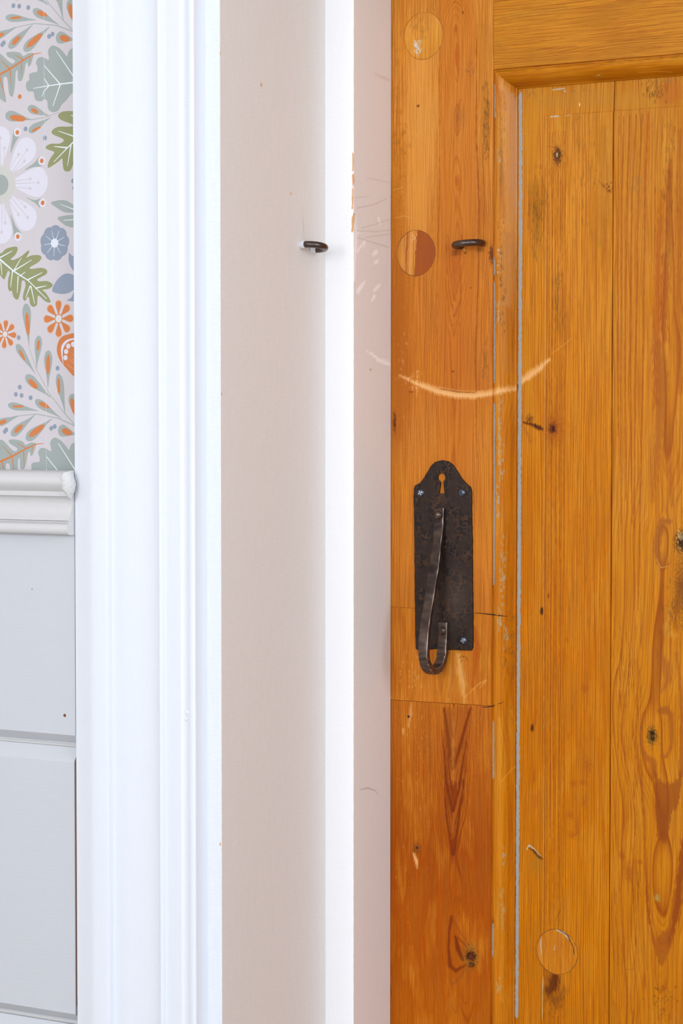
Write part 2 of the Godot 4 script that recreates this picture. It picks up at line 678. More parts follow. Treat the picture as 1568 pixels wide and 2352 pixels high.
func bar(f: Array, w0: float, w1: float) -> PackedVector2Array:      # line of changing width through points
	var n := f.size() / 2
	var l := PackedVector2Array()
	var r := PackedVector2Array()
	for i in n:
		var p := Vector2(f[i * 2], f[i * 2 + 1])
		var a := Vector2(f[maxi(i - 1, 0) * 2], f[maxi(i - 1, 0) * 2 + 1])
		var b := Vector2(f[mini(i + 1, n - 1) * 2], f[mini(i + 1, n - 1) * 2 + 1])
		var s := (b - a).orthogonal().normalized() * lerpf(w0, w1, float(i) / (n - 1)) * 0.5
		l.append(p + s)
		r.insert(0, p - s)
	l.append_array(r)
	return l

func disc(x: float, y: float, r: float) -> PackedVector2Array:
	var o := PackedVector2Array()
	for n in 24:
		o.append(Vector2(x + cos(TAU * n / 24) * r, y + sin(TAU * n / 24) * r))
	return o

func print_pattern(s: Sheet) -> void:
	var sage := c8(162, 169, 164)
	var green := c8(150, 152, 110)
	var slate := c8(146, 154, 170)
	var rust := c8(208, 128, 80)
	var pale := c8(220, 216, 226)
	var vein := c8(226, 232, 235)
	var ground := c8(207, 199, 202)
	var lone := func(f: Array, c: Color, r: float) -> void:
		for n in range(0, f.size(), 2):
			s.print_poly(disc(f[n], f[n + 1], r), c)
	# spray of drop-shaped leaves
	for st in [[38.3, 419.9, 48.2, 444.9, 65.4, 470.9, 83.8, 490.3, 98.8, 504.3, 107.2, 512.8], [-5, 498.9, 20.9, 493.5, 47.9, 491.3, 75.8, 495.7, 98.8, 504.3]]:
		s.print_poly(bar(st, 0.5, 1.1), sage)
	for l in [[39, 419.9, 35.3, 375.8, 11.0], [48.2, 444.9, 51.8, 409.7, 9.5], [46.8, 449.2, 22.6, 418.3, 9.0], [63, 464.4, 63.8, 425.2, 10.6], [66.7, 474.2, 34.1, 451.2, 11.0], [85.1, 491.4, 76.1, 449.5, 9.6], [79.8, 495.7, 46.4, 477.1, 9.0], [99.5, 500, 93.1, 470.6, 11.0], [50.6, 488.1, 10.9, 481.7, 8.0], [25, 493.5, -3.6, 501.6, 8.0], [46.5, 491.9, 14.8, 513.6, 10.0], [67.9, 496.2, 34.3, 518, 11.5], [100.1, 512.8, 75.7, 507.3, 12.5]]:
		s.print_poly(drop(l[0], l[1], l[2], l[3], l[4]), sage)
	for l in [[36.2, 384.2, 38, 410.2, 5.2], [51.9, 413.7, 50, 426, 3.8], [25.8, 423.5, 33.8, 435.5, 3.4], [63.8, 428.9, 62.8, 451, 5.2], [37.4, 455, 50.1, 464.9, 6.0], [76.6, 453.3, 77, 471.5, 4.0], [50.9, 479.3, 65, 484.9, 5.0], [92.8, 474.3, 96.9, 492, 6.0], [15.9, 483.2, 32.5, 483.5, 2.6], [-2.3, 501.6, 9.5, 498, 4.4], [18.9, 510.9, 30.6, 502.4, 5.2], [37.6, 515.2, 58.8, 502.4, 6.6], [80, 507.7, 93.9, 512.3, 6.6]]:
		s.print_poly(sliver(l[0], l[1], l[2], l[3], l[4]), rust)
	lone.call([26.6, 463.1, 21.4, 470.6, 28.9, 471.8, 40.6, 474.3, 8.6, 507.9, 71.4, 504.3, 25.6, 411.3, 75.5, 443.9], slate, 2.5)
	# lobed leaf with rust veins
	s.print_poly(smooth_ring([47.2, 117.9, 40.6, 116.7, 33.9, 119.2, 29.9, 115.7, 21.2, 113.6, 12, 114, 13.7, 118.1, 20.4, 121.3, 23.1, 123.9, 19.4, 125.8, 13, 121.8, 7.6, 117.1, 2.2, 114, -7.3, 115.9, -15.6, 132.5, -8.9, 150.3, 3.2, 160.9, 10, 165.2, 11.1, 162.6, 8.7, 152.7, 7.7, 140.8, 10.4, 138.6, 13.1, 141.7, 14.8, 155.3, 17.4, 159.8, 20.5, 158.4, 23.1, 146.2, 23.7, 135.5, 26.1, 133.4, 26.3, 140.6, 27.9, 144.4, 31.9, 143.9, 34.9, 136.4, 36.6, 128.5, 39, 126, 40.1, 130.4, 42.7, 129.5, 45.2, 124.4]), sage)
	for l in [[57.2, 117.6, 47.2, 118.3, 34.5, 123, 16.3, 131.2, -7.5, 139.6, 0.5, 2.6], [34.5, 123, 22.5, 117.2, 1.2, 0.4], [16.3, 131.2, 3.5, 120, 1.4, 0.4], [16.3, 131.2, 18.4, 152.3, 1.4, 0.4], [31.1, 124.9, 31.7, 141.5, 1.3, 0.4], [42.5, 120.4, 41.8, 127.3, 1.2, 0.4], [2.1, 135.5, 9.7, 159.2, 1.6, 0.5]]:
		s.print_poly(bar(l.slice(0, l.size() - 2), l[l.size() - 2], l[l.size() - 1]), rust)
	# broad sage leaf
	s.print_poly(smooth_ring([70.4, 111.5, 78.3, 113.8, 84.8, 119.1, 89.4, 123.9, 91.4, 119.6, 95.3, 116.7, 104.4, 115.4, 117.3, 128, 119.8, 149.2, 109.4, 159, 97.6, 160.8, 88.5, 168.6, 82.5, 172.9, 78.6, 178.2, 71.3, 179.8, 65.4, 176, 64.1, 167.9, 60.8, 165.6, 56.8, 167.4, 50.2, 166.4, 47.6, 161.9, 46.5, 157.2, 39.6, 155.8, 37, 151.3, 37.9, 146.3, 41.3, 144.2, 41.1, 139.2, 45.1, 137.2, 51.1, 136.6, 51.8, 132.4, 50, 126.9, 53.4, 122.4, 59.8, 122.7, 65.1, 125.4, 66.7, 124, 65.5, 116.4]), sage)
	for l in [[46.3, 153.5, 66.2, 152.2, 80.7, 151.6, 97.7, 151.3, 112, 150.7, 0.6, 2.2], [80.7, 151.6, 60.4, 130.9, 1.4, 0.8], [66.2, 152.2, 60.3, 143.9, 1.2, 0.7], [66.2, 152.4, 60.2, 157.5, 57.3, 162.8, 1.2, 0.6], [80.7, 152.1, 71.3, 173.6, 1.4, 0.7], [100.3, 148.8, 75.7, 117, 1.4, 0.7]]:
		s.print_poly(bar(l.slice(0, l.size() - 2), l[l.size() - 2], l[l.size() - 1]), vein)
	# little sprig under it
	s.print_poly(bar([80.3, 179.9, 62, 184.3, 43.4, 185.7], 0.4, 0.8), sage)
	for l in [[44.7, 185.9, 9.9, 178.4, 11.0], [67.3, 183.8, 39.2, 172.6, 9.0], [68.6, 184.7, 40, 197.8, 8.6]]:
		s.print_poly(drop(l[0], l[1], l[2], l[3], l[4]), sage)
	for l in [[15.2, 180.9, 37.4, 185, 6.5], [43.2, 174.5, 52.8, 179.2, 4.2], [43.3, 197.8, 56.4, 193.7, 2.8]]:
		s.print_poly(sliver(l[0], l[1], l[2], l[3], l[4]), rust)
	# lobed green leaf at the edge
	s.print_poly(smooth_ring([77.9, 183, 83.1, 180.2, 91, 179.9, 98.8, 181.3, 109.2, 187.5, 116.9, 205.9, 111.6, 226.7, 103.7, 236.8, 98.3, 231.7, 95.9, 236.4, 93.2, 240.7, 88.6, 241.8, 84.7, 239.5, 83.4, 233.5, 82.6, 228.2, 78.2, 230.7, 69.6, 235.1, 64.7, 236.4, 65.1, 231.4, 68.4, 226.1, 72.6, 221, 65.8, 218.1, 61.8, 216.1, 63.8, 213.4, 69.8, 212, 79, 212.6, 84.5, 210.4, 83.7, 208, 77.7, 205.3, 70.5, 202.1, 69.9, 198.7, 75.1, 195.8, 81.7, 195.2, 88.3, 195.8, 95.9, 195.7, 94.8, 193.4, 85.7, 190.1, 79.8, 187.1]), green)
	for l in [[72, 231, 89.5, 217.4, 105.2, 206.2, 0.6, 2.0], [89.5, 217.4, 72.4, 215, 1.8, 0.6], [105.2, 208.9, 77.8, 199.4, 1.6, 0.5], [94, 215, 89.3, 235.8, 1.6, 0.6], [94.2, 184.3, 104, 188.7, 0.6, 1.2]]:
		s.print_poly(bar(l.slice(0, l.size() - 2), l[l.size() - 2], l[l.size() - 1]), vein)
	# large white flower
	for l in [[2.6, 241.9, 3.7, 189.9, 25.0], [8, 246.5, 45.6, 207, 26.0], [7.9, 249.8, 64.5, 250.8, 31.0], [7.9, 256.3, 45.5, 296.8, 27.0], [3.8, 258.2, 4.7, 312.6, 26.0], [-5.6, 245.8, -40.7, 201.6, 26.0], [-2.9, 249.2, -61.1, 244.2, 31.0], [-3, 255.7, -42.1, 293.1, 27.0]]:
		s.print_poly(drop(l[0], l[1], l[2], l[3], l[4]), pale)
	for l in [[16.3, 218.9, 19.8, 198.7, 19.7, 195.7, 20.8, 195.9, 21.8, 199.9, 25.6, 201.4, 28.6, 199.4, 28.3, 201.4, 23.1, 207.5], [34.3, 237.2, 47.1, 230.4, 53.1, 224.5, 54, 225, 52.7, 229.6, 54.4, 232.9, 58, 233.4, 54.4, 234.7, 45.7, 234.8], [35.5, 265.2, 46.8, 269, 55.5, 267.5, 56.7, 268.2, 52.8, 270.3, 52.4, 273, 54.7, 276.7, 53.4, 277, 48.1, 272.3], [15.8, 281.5, 22.5, 294.8, 29.1, 301.5, 28.6, 302.8, 24.4, 301.3, 21, 303.6, 20.5, 306.6, 19.7, 306.3, 19.5, 299]]:
		s.print_poly(smooth_ring(l, 3), sage)
	lone.call([25.5, 197.4, 56.7, 228.8, 57.6, 272.2, 25.3, 305.9], pale, 4.6)
	lone.call([25.5, 197.6, 56.7, 228.9, 57.6, 272.3, 25.3, 305.9, 28.9, 160.8], rust, 2.4)
	s.print_poly(disc(2.5, 251.1, 20.5), c8(203, 200, 194))
	s.print_poly(disc(2.5, 250.9, 11.0), sage)
	for l in [[17.5, 239.5, 37.6, 216.6], [13.7, 236, 26.8, 220.6], [17.2, 241.6, 34.4, 227.8], [20.8, 247.8, 41.6, 246.9], [21.5, 250.5, 52.3, 251.2], [21.2, 254.2, 41.5, 256.7], [17.3, 260, 35, 275.5], [15.3, 263.1, 38.1, 286.4], [13.2, 266.3, 26.3, 282.9], [7, 233.5, 8.5, 213.1], [3.7, 232.2, 3.2, 201.9], [5.3, 268, 4.1, 300.5], [8.1, 268.2, 9, 290.9]]:
		s.print_poly(bar(l, 1.2, 0.7), ground)
		s.print_poly(disc(l[2], l[3], 1.8), ground)
	lone.call([6.6, 105.2, 67, 101.7, 36.1, 194.7, 60.9, 205.6, 96.4, 251.8, 97.8, 259], slate, 2.5)
	# pair of sage leaves at the edge
	for l in [[68, 272.9, 77.3, 270.7, 87.8, 271.6, 98.2, 277.3, 107.3, 283.6, 95.6, 284.3, 85.1, 283.2, 77.2, 279.2], [76.5, 288.8, 85.1, 286.8, 98.2, 287, 108.6, 293.2, 98.1, 299.1, 88.9, 297.9, 82.4, 294.4]]:
		s.print_poly(smooth_ring(l), sage)
	for l in [[79.9, 274.9, 100.8, 282.2], [83.7, 291.6, 100.8, 291.4]]:
		s.print_poly(bar(l, 0.4, 1.2), vein)
	# blue flower
	for n in 9:
		var an := TAU * (n + 0.12) / 9 - PI / 2
		var c := Vector2(72.6, 314.5)
		var tip := c + Vector2(cos(an), sin(an)) * 18.6
		s.print_poly(drop(c.x, c.y, tip.x, tip.y, 12.4), slate)
	for n in 9:
		var an := TAU * (n + 0.62) / 9 - PI / 2
		var c := Vector2(72.6, 314.5)
		s.print_poly(bar([c.x, c.y, c.x + cos(an) * 13.5, c.y + sin(an) * 13.5], 0.9, 0.5), c8(208, 214, 222))
	s.print_poly(disc(72.6, 314.5, 4.7), c8(222, 226, 234))
	# lobed green leaf with white veins
	s.print_poly(smooth_ring([1.9, 322.7, 10.1, 317.9, 22.3, 316.2, 25, 318.8, 22.2, 324.4, 16.1, 329, 19.5, 329.9, 29, 326.8, 38.7, 320.9, 39.7, 323.1, 36.3, 328.1, 42.4, 326.2, 51.7, 326.1, 55.7, 328.8, 51.7, 333.5, 41, 338.2, 42.3, 340.2, 55.6, 339.5, 62.5, 342.1, 62, 346, 56.6, 348.4, 50, 351.4, 52.9, 353.4, 62.2, 353.3, 68.8, 356.1, 69.4, 358.8, 64.8, 361.5, 57.1, 362.4, 60.8, 365.5, 65.8, 372.1, 66.7, 375.5, 60.7, 374.6, 51.7, 368.2, 50.1, 372.7, 49.4, 377.8, 44.7, 379.6, 40.7, 376.8, 39.4, 370.3, 37, 369.3, 34.7, 372.9, 31.6, 371.1, 32.2, 364.7, 34.9, 357.2, 33.6, 352.2, 30.1, 352.7, 29, 360.2, 25.9, 369.9, 23.2, 371.5, 19.2, 368.6, 16.8, 362, 14.5, 362.6, 12, 358.7, 12.6, 348.9, 14.6, 343.6, 12.1, 341.3, 8.8, 347.7, 6.6, 349.8, 1.7, 345.3, -14.5, 329.5, -11.7, 318.7], 4), green)
	for l in [[62.1, 371.9, 38.2, 351.9, 19.4, 341.6, 1.9, 329, -10.4, 323.1, 0.7, 2.4], [1.9, 326.9, 18.2, 320.4, 1.5, 0.6], [19.4, 341.6, 29.6, 328.2, 1.3, 0.6], [19.4, 341.6, 43, 330.8, 1.5, 0.6], [27.5, 347.2, 35, 342.9, 1.3, 0.6], [37.1, 351.6, 56.7, 344.3, 1.5, 0.6], [47.5, 360.4, 61.8, 358.2, 1.5, 0.6], [18, 341.5, 15.5, 358.5, 1.4, 0.6], [25.4, 347.2, 24, 364.6, 1.4, 0.6], [41.1, 357.4, 35, 369.8, 1.4, 0.6], [41.9, 357.9, 46.4, 376.3, 1.4, 0.6], [2.9, 331.8, 4.2, 345.1, 1.3, 0.6]]:
		s.print_poly(bar(l.slice(0, l.size() - 2), l[l.size() - 2], l[l.size() - 1]), vein)
	# slate leaves
	for l in [[90.6, 325.4, 94.3, 328.1, 100.5, 330.4, 108.3, 339.2, 100.4, 346.4, 93.9, 341.1, 90.5, 334.3], [69.1, 363.8, 74.1, 354.1, 81.8, 348.1, 89.3, 346.4, 99.1, 349.5, 105.6, 356.1, 98.4, 362.3, 89.8, 366.5, 79.9, 367.3], [88.2, 374.4, 93.7, 370.9, 99, 361.9, 108.1, 366.8, 106.8, 375.1]]:
		s.print_poly(smooth_ring(l, 4), slate)
	# rust daisies
	for q in [[77.1, 392.7, 18.5, 0.0], [7.8, 407.4, 14.5, 0.1]]:
		var c := Vector2(q[0], q[1])
		for n in 8:
			var an: float = TAU * n / 8 - PI / 2 + q[3]
			var d := Vector2(cos(an), sin(an))
			s.print_poly(drop(c.x + d.x * q[2] * 0.2, c.y + d.y * q[2] * 0.2, c.x + d.x * q[2] * 1.06, c.y + d.y * q[2] * 1.06, q[2] * 0.46), c8(220, 176, 150))
			s.print_poly(drop(c.x + d.x * q[2] * 0.15, c.y + d.y * q[2] * 0.15, c.x + d.x * q[2], c.y + d.y * q[2], q[2] * 0.40), rust)
		s.print_poly(disc(c.x, c.y, q[2] * 0.27), rust)
		s.print_poly(disc(c.x, c.y, q[2] * 0.22), c8(214, 210, 206))
	# rust fruit
	s.print_poly(smooth_ring([99.4, 408.5, 89.5, 409, 80.6, 411.8, 75.8, 418.4, 74.8, 427, 78.6, 435.6, 86.7, 444.1, 99.1, 453.6, 111.6, 445.6, 119.4, 430.8, 114.3, 414.8]), rust)
	s.print_poly(PackedVector2Array(smooth_ring([100, 412.9, 88.2, 414.5, 81.3, 419.8, 80, 427, 82.3, 439.1, 82.8, 439.1, 82.1, 427.6, 84.5, 420.7, 90.6, 415.9, 100, 414.5], 4)), pale)
	lone.call([95.4, 419.5, 89.2, 421.3, 86.5, 426.8, 85.6, 433.2], pale, 2.7)
	for l in [[93.4, 428.8, 99.9, 434.3], [90, 434.1, 99.8, 442.3], [86.7, 438.9, 98.5, 447.6], [93.3, 433.7, 99.2, 438.2]]:
		s.print_poly(sliver(l[0], l[1], l[2], l[3], 0.5), c8(226, 170, 135))

func wallpaper_wall() -> void:
	var s := Sheet.new(Vector2(-100, 40), Vector2(204, 404.5), Vector2i(1024, 2030), c8(207, 199, 202))
	print_pattern(s)
	s.im.fill_rect(Rect2i(int((60.2 + 100) * 5.02), 0, 2, 1200), c8(214, 208, 210))
	var o := thing("wall_front", Vector3(-1.9, 0, -0.15))
	tag(o, "wall beside the door with floral paper above grey painted boarding", "wall", "structure")
	var paper := sheeted(s, 0.85)
	var mass := paint(c8(225, 222, 216), 0.8)
	obj("masonry", bx(Vector3(-2.6, 0, -0.345), Vector3(-1.1685, 2.5, -0.002)), mass, o)
	obj("masonry", bx(Vector3(-0.2815, 0, -0.345), Vector3(1.6, 2.5, -0.002)), mass, o)
	obj("masonry", bx(Vector3(-1.1685, 1.8195, -0.345), Vector3(-0.2815, 2.5, -0.002)), mass, o)
	var on_paper := func(p: Vector3) -> Vector2: return s.uv((p.x + 1.4243) * 1000.0, (LEVEL - p.y) * 1000.0)
	obj("wallpaper", bx(Vector3(-2.6, 1.12, -0.002), Vector3(-1.1695, 2.5, 0.0)), paper, o, on_paper, "pale paper printed with sage leaves, rust and slate flowers")
	obj("wallpaper", bx(Vector3(-0.281, 1.12, -0.002), Vector3(1.6, 2.5, 0.0)), paper, o, on_paper)
	obj("wallpaper", bx(Vector3(-1.1685, 1.95, -0.002), Vector3(-0.2815, 2.5, 0.0)), paper, o, on_paper)
	# boarding: wide boards with bevelled edges; the tops of the joints in the picture are 275 mm apart
	for side in [[-2.6, -1.3203], [-0.14, 1.6]]:
		for q in [[1.12, 0.8655], [0.8655, 0.574], [0.574, 0.283], [0.283, 0.0]]:
			var y1: float = q[0] + (0.0 if q[0] > 1.0 else -0.003)
			var y0: float = q[1]
			var right: float = side[1] - (0.0 if q[0] > 0.9 or side[1] > 0.0 else 0.0018)
			var top := [y1, -0.001, y1, 0.0112] if q[0] > 1.0 else [y1, -0.001, y1, 0.0028, y1 - 0.0008, 0.0034, y1 - 0.0130, 0.0107, y1 - 0.0150, 0.0112]
			var low := [y0 + 0.0112, 0.0112, y0 + 0.0104, 0.0107, y0 + 0.0018, 0.0012, y0 + 0.0010, 0.0008, y0, 0.0008, y0, -0.001] if y0 > 0.1 else [y0, 0.0112, y0, -0.001]
			obj("wainscot_board", ext_x(top + low, side[0], right), grey_white, o)
		if side[0] < -2.0:
			for q in [[0.884, 1.01], [0.5935, 0.8515], [0.3025, 0.5605], [0.0, 0.2695]]:
				obj("backing_strip", bx(Vector3(-1.3216, q[0], -0.0008), Vector3(-1.3192, q[1], 0.0098)), paint(c8(128, 80, 48), 0.9), o, null, "raw brown wood showing in the open joint beside the casing")
	for q in [[-219, 803.5, 1.7, 0.2], [-260, 673.8, 0.6, 0.2]]:
		var m := Mb.new()
		m.dome(Vector3(STOP_X + q[0] * 0.001, LEVEL - q[1] * 0.001, 0.0112), Vector3(0, 0, 1), q[2] * 0.001, q[3] * 0.001, 0.15)
		obj("nail", m, paint(c8(120, 70, 36), 0.8), o, null, "small rusty nail in the boarding", 60.0)
	# rail
	var prof := []
	for q in [[0.0, 4.0], [0.0, 21.0], [2.0, 27.0], [6.0, 31.0], [10.0, 32.2], [13.5, 31.2], [17.0, 28.6], [20.0, 25.2], [21.4, 23.4], [24.0, 23.6], [26.2, 23.2], [26.6, 20.6], [29.0, 17.6], [34.0, 16.4], [39.0, 16.6], [44.0, 18.6], [48.0, 21.6], [50.0, 23.4], [51.0, 23.6], [51.6, 22.4], [52.2, 19.8], [53.6, 19.6], [54.0, 22.0], [55.4, 24.4], [58.0, 25.6], [61.5, 25.4], [64.4, 23.6], [66.0, 20.4], [66.2, 4.0]]:
		prof += [1.1504 - q[0] * 0.001, q[1] * 0.001]
	var rail := thing("trim_1", Vector3(-1.9, 1.084, 0.01))
	tag(rail, "white moulded dado rail between floral paper and grey boarding", "dado rail", "structure")
	obj("moulding", ext_x(prof, -2.6, -1.3197), paint(c8(212, 209, 208), 0.42, noise_tex(3, 0.02, false), Vector3(1.2, 40, 40), 0.012), rail, null, "", 50.0)
	# rough filler where the rail meets the casing
	var lump := Mb.new()
	var rings := []
	var nz := FastNoiseLite.new()
	nz.frequency = 90.0
	for i in 10:
		var t := i / 9.0
		var ring := PackedVector3Array()
		for k in 16:
			var an := TAU * k / 16.0
			var y := 1.1493 - t * 0.0285
			var w := 0.0062 * sin(PI * clampf(t * 0.85 + 0.12, 0, 1)) + 0.0008
			var dep := 0.0085 * sin(PI * clampf(t * 0.8 + 0.18, 0, 1)) + 0.0008
			var q := Vector3(-1.3196 + cos(an) * w + t * t * 0.0015, y, 0.0240 + sin(an) * dep - t * t * 0.004)
			q += Vector3(0, 0, 1) * nz.get_noise_3dv(q) * 0.0022 + Vector3(1, 0.5, 0) * nz.get_noise_3dv(q + Vector3(3, 1, 2)) * 0.0016
			ring.append(q)
		rings.append(ring)
	lump.loft(rings)
	obj("filler", lump, filler, rail, null, "rough grey filler at the cut end", 70.0)

func casing() -> void:
	var o := thing("trim_2", Vector3(-1.243, 0, 0.01))
	tag(o, "wide white moulded door casing left of the doorway", "casing", "structure")
	var left := -1.3190
	var prof := []
	for q in [[0.0, 0.0], [0.0, 12.0], [0.6, 12.6], [6.0, 13.8], [14.0, 16.6], [20.0, 18.8], [24.0, 20.2], [27.0, 21.0], [31.0, 21.4], [38.0, 21.6], [45.2, 21.6], [46.6, 21.2], [47.1, 19.8], [47.4, 14.2], [50.0, 14.3], [55.0, 15.1], [60.0, 15.9], [68.0, 16.2], [80.0, 16.2], [92.0, 16.3], [99.0, 16.6], [104.0, 17.3], [107.0, 18.4], [108.2, 19.6], [108.7, 21.0], [110.0, 21.7], [111.8, 21.5], [112.6, 20.4], [113.0, 16.8], [117.0, 17.2], [120.0, 17.9], [126.0, 18.4], [131.0, 18.9], [133.6, 19.0], [135.0, 18.0], [138.5, 17.4], [142.0, 18.2], [144.4, 19.9], [147.0, 20.2], [149.0, 20.2], [150.2, 19.6], [150.8, 18.6], [150.8, 0.0]]:
		prof += [left + q[0] * 0.001, q[1] * 0.001]
	obj("moulding", ext_y(prof, 0.0, 1.95), white, o, null, "", 30.0)
	for q in [[-61.6, 182.3, 2.0], [-63.2, 789.4, 2.2], [-64.8, 796.5, 1.3]]:
		var m := Mb.new()
		m.dome(Vector3(STOP_X + q[0] * 0.001, LEVEL - q[1] * 0.001, 0.0182), Vector3(0, 0.15, 1).normalized(), q[2] * 0.001, 0.0009, 0.1)
		obj("nail_head", m, white, o, null, "painted over nail head", 60.0)
	# matching casings right of and over the doorway
	var flip := []
	for k in range(prof.size() - 2, -1, -2):
		flip += [-1.4497 - prof[k], prof[k + 1]]
	var r := thing("trim_3", Vector3(-0.21, 0, 0.01))
	tag(r, "white moulded door casing right of the doorway", "casing", "structure")
	obj("moulding", ext_y(flip, 0.0, 1.95), white, r, null, "", 30.0)
	var head := thing("trim_4", Vector3(-0.725, 1.82, 0.01))
	tag(head, "white head casing over the doorway", "casing", "structure")
	obj("moulding", bx(Vector3(-1.168, 1.8195, -0.0015), Vector3(-0.2818, 1.95, 0.02), 0.003), white, head)

func frame() -> void:
	# the jamb: white on its narrow front, beige on the reveal
	var beige := c8(227, 222, 217)
	var j := Sheet.new(Vector2(0, 30), Vector2(364, 1220), Vector2i(512, 2048), beige)
	for y in j.im.get_height():
		for x in j.im.get_width():
			var mm := (x + 0.5) / j.k.x
			var n := j.nz.get_noise_2d(mm * 0.9, y * 0.012) * 0.008 + j.nz.get_noise_2d(mm * 0.06, y * 0.22) * 0.006
			var c := c8(230, 233, 240) if mm < 18.2 + j.nz.get_noise_2d(3.0, y * 0.05) * 0.5 else beige
			j.im.set_pixel(x, y, c * (1.0 + n))
	for q in [[97.9, 156.2, 1.6, 1.9], [157.7, 261.2, 1.2, 1.4], [19.3, 135.6, 0.8, 1.8], [20.3, 471.9, 0.8, 1.4], [16.8, 922.6, 0.8, 2.0]]:
		j.blob(q[0], q[1], q[2], q[3], c8(205, 150, 95), 0.8)
	for n in 26:
		var x := j.rng.randf_range(25, 215)
		var y := j.rng.randf_range(60, 1200)
		j.stroke([x, y, 0.3, x + j.rng.randf_range(-7, 7), y + j.rng.randf_range(2, 6), 0.5], c8(236, 230, 226), 0.6, 0.5)
	j.stroke([181.5, 270.4, 1, 183.3, 284, 1.6, 185.2, 304.5, 1], c8(196, 184, 176), 0.55, 0.8, 0.8)
	var on_jamb := func(p: Vector3) -> Vector2: return j.uv((p.x + 1.1682) * 1000.0 - p.z * 1000.0, (LEVEL - p.y) * 1000.0)
	var jm := sheeted(j, 0.45)
	jm.detail_enabled = false
	var o := thing("trim_5", Vector3(-1.16, 0, -0.17))
	tag(o, "beige painted door jamb with white front edge, left of the door", "door jamb", "structure")
	obj("jamb", ext_y(Array([-1.1682, -0.345, -1.1682, 0.0, -1.1505, 0.0, -1.1499, -0.0003, -1.1497, -0.001, -1.1497, -0.345]), 0.0, 1.8195), jm, o, on_jamb)
	screw_eye(o, Vector3(JAMB_X, 1.3855, -0.1712), Vector3(1, 0, 0), Vector3(0, 0.13, 1).normalized(), 0.0135, 0.0075, true)
	# the stop: white front, beige side towards the door
	var s := Sheet.new(Vector2(0, 30), Vector2(123, 1220), Vector2i(384, 2048), beige)
	for y in s.im.get_height():
		for x in s.im.get_width():
			var mm := (x + 0.5) / s.k.x
			var n := s.nz.get_noise_2d(mm * 0.9, y * 0.012) * 0.006 + s.nz.get_noise_2d(mm * 0.06, y * 0.22) * 0.004
			var c := c8(250, 250, 251) if mm < 34.7 + s.nz.get_noise_2d(3.0, y * 0.04) * 0.5 else c8(236, 231, 227)
			s.im.set_pixel(x, y, c * (1.0 + n))
	var bare := c8(222, 165, 112)
	for f in [[33.6, 213.2, 1.2, 34.2, 222.4, 2.2, 33.6, 231.6, 1.8], [34.2, 236.3, 2.6, 34.7, 241.9, 3.4, 33.7, 248.3, 1], [33.7, 250.1, 1.2, 33.7, 260.8, 2.2, 33.1, 271.4, 1.8], [35.2, 278, 3, 34.2, 283.9, 3.6, 33.1, 295.9, 2.4]]:
		s.stroke(f, bare, 1.0, 0.25, 0.5)
	s.stroke([120, 224.6, 1, 120.1, 260.3, 3, 120.1, 289, 2.4, 119.1, 297.7, 1], c8(226, 214, 208), 0.9, 0.3, 1.2)
	s.stroke([120.2, 303.3, 1, 119.2, 332.1, 5, 117.1, 351.3, 9, 119.2, 365.6, 4], c8(240, 236, 236), 0.8, 0.4, 1.6)
	s.stroke([38.6, 281.3, 2, 39.5, 309.1, 6, 37.6, 327.8, 4, 35.7, 346.5, 5], c8(254, 253, 253), 0.95, 0.6, 1.5)
	for f in [[42.5, 316.8, 4, 60.2, 305.3, 3, 57.3, 312.5, 1], [44.5, 359, 7, 54.3, 352.4, 5, 60.3, 347.9, 2], [80.3, 357.1, 3, 88.4, 352.9, 5, 94.5, 350.2, 3], [75.3, 367.7, 2, 82.4, 362.7, 5, 84.4, 361.6, 2], [78.3, 318.1, 3, 84.3, 315.3, 6, 88.4, 314.1, 3], [82.3, 326.8, 3, 88.4, 324.5, 4, 90.4, 323.4, 2], [91.4, 278, 3, 94.4, 282.4, 4, 95.4, 283.8, 2], [38.6, 299.9, 2, 45.4, 297, 3, 46.4, 294.6, 1]]:
		s.stroke(f, c8(254, 252, 250), 1.0, 0.4, 1.2)
	s.stroke([63.3, 421.9, 1, 74.4, 425.3, 2.5, 90.6, 431.5, 4, 102.8, 433.1, 5, 119.4, 436.1, 4], c8(254, 252, 250), 1.0, 0.4, 1.6, true)
	for f in [[38.5, 260, 0.8, 70.2, 255.8, 0.6], [42.5, 270.8, 1, 80.2, 263.8, 1, 110.8, 254.5, 0.8], [52.3, 291.4, 0.8, 92.4, 282.6, 0.8, 121.1, 276, 0.6], [42.5, 294.9, 0.8, 82.3, 292.8, 0.8, 121.2, 288, 0.8], [62.2, 300.4, 0.8, 119.1, 292.9, 0.8], [44.4, 302.2, 1, 82.3, 305.1, 1.2, 115, 307.5, 1], [64.2, 236.2, 0.6, 118, 236.7, 0.6]]:
		s.stroke(f, c8(206, 196, 188), 0.7, 0.6)
	s.stroke([48.8, 898.5, 0.8, 67.8, 899.4, 1.6, 85.1, 904.8, 1.2, 91.3, 910.6, 0.6], c8(186, 175, 172), 0.7, 0.6)
	s.blob(73.4, 442.8, 1.6, 1.4, c8(214, 165, 125), 0.9)
	s.stroke([82, 122.8, 2, 102.3, 123.7, 3, 116.7, 124.6, 2], c8(214, 186, 170), 0.35, 1.2, 1.0)
	for n in 30:
		var x := s.rng.randf_range(38, 120)
		var y := s.rng.randf_range(60, 1200)
		s.stroke([x, y, 0.3, x + s.rng.randf_range(-5, 5), y + s.rng.randf_range(1, 4), 0.5], c8(236, 228, 222), 0.55, 0.5)
	var on_stop := func(p: Vector3) -> Vector2: return s.uv((p.x - JAMB_X) * 1000.0 + (STOP_Z - p.z) * 1000.0, (LEVEL - p.y) * 1000.0)
	var st := thing("trim_6", Vector3(-1.132, 0, -0.256))
	tag(st, "door stop with chipped white front and scuffed beige side", "door stop", "structure")
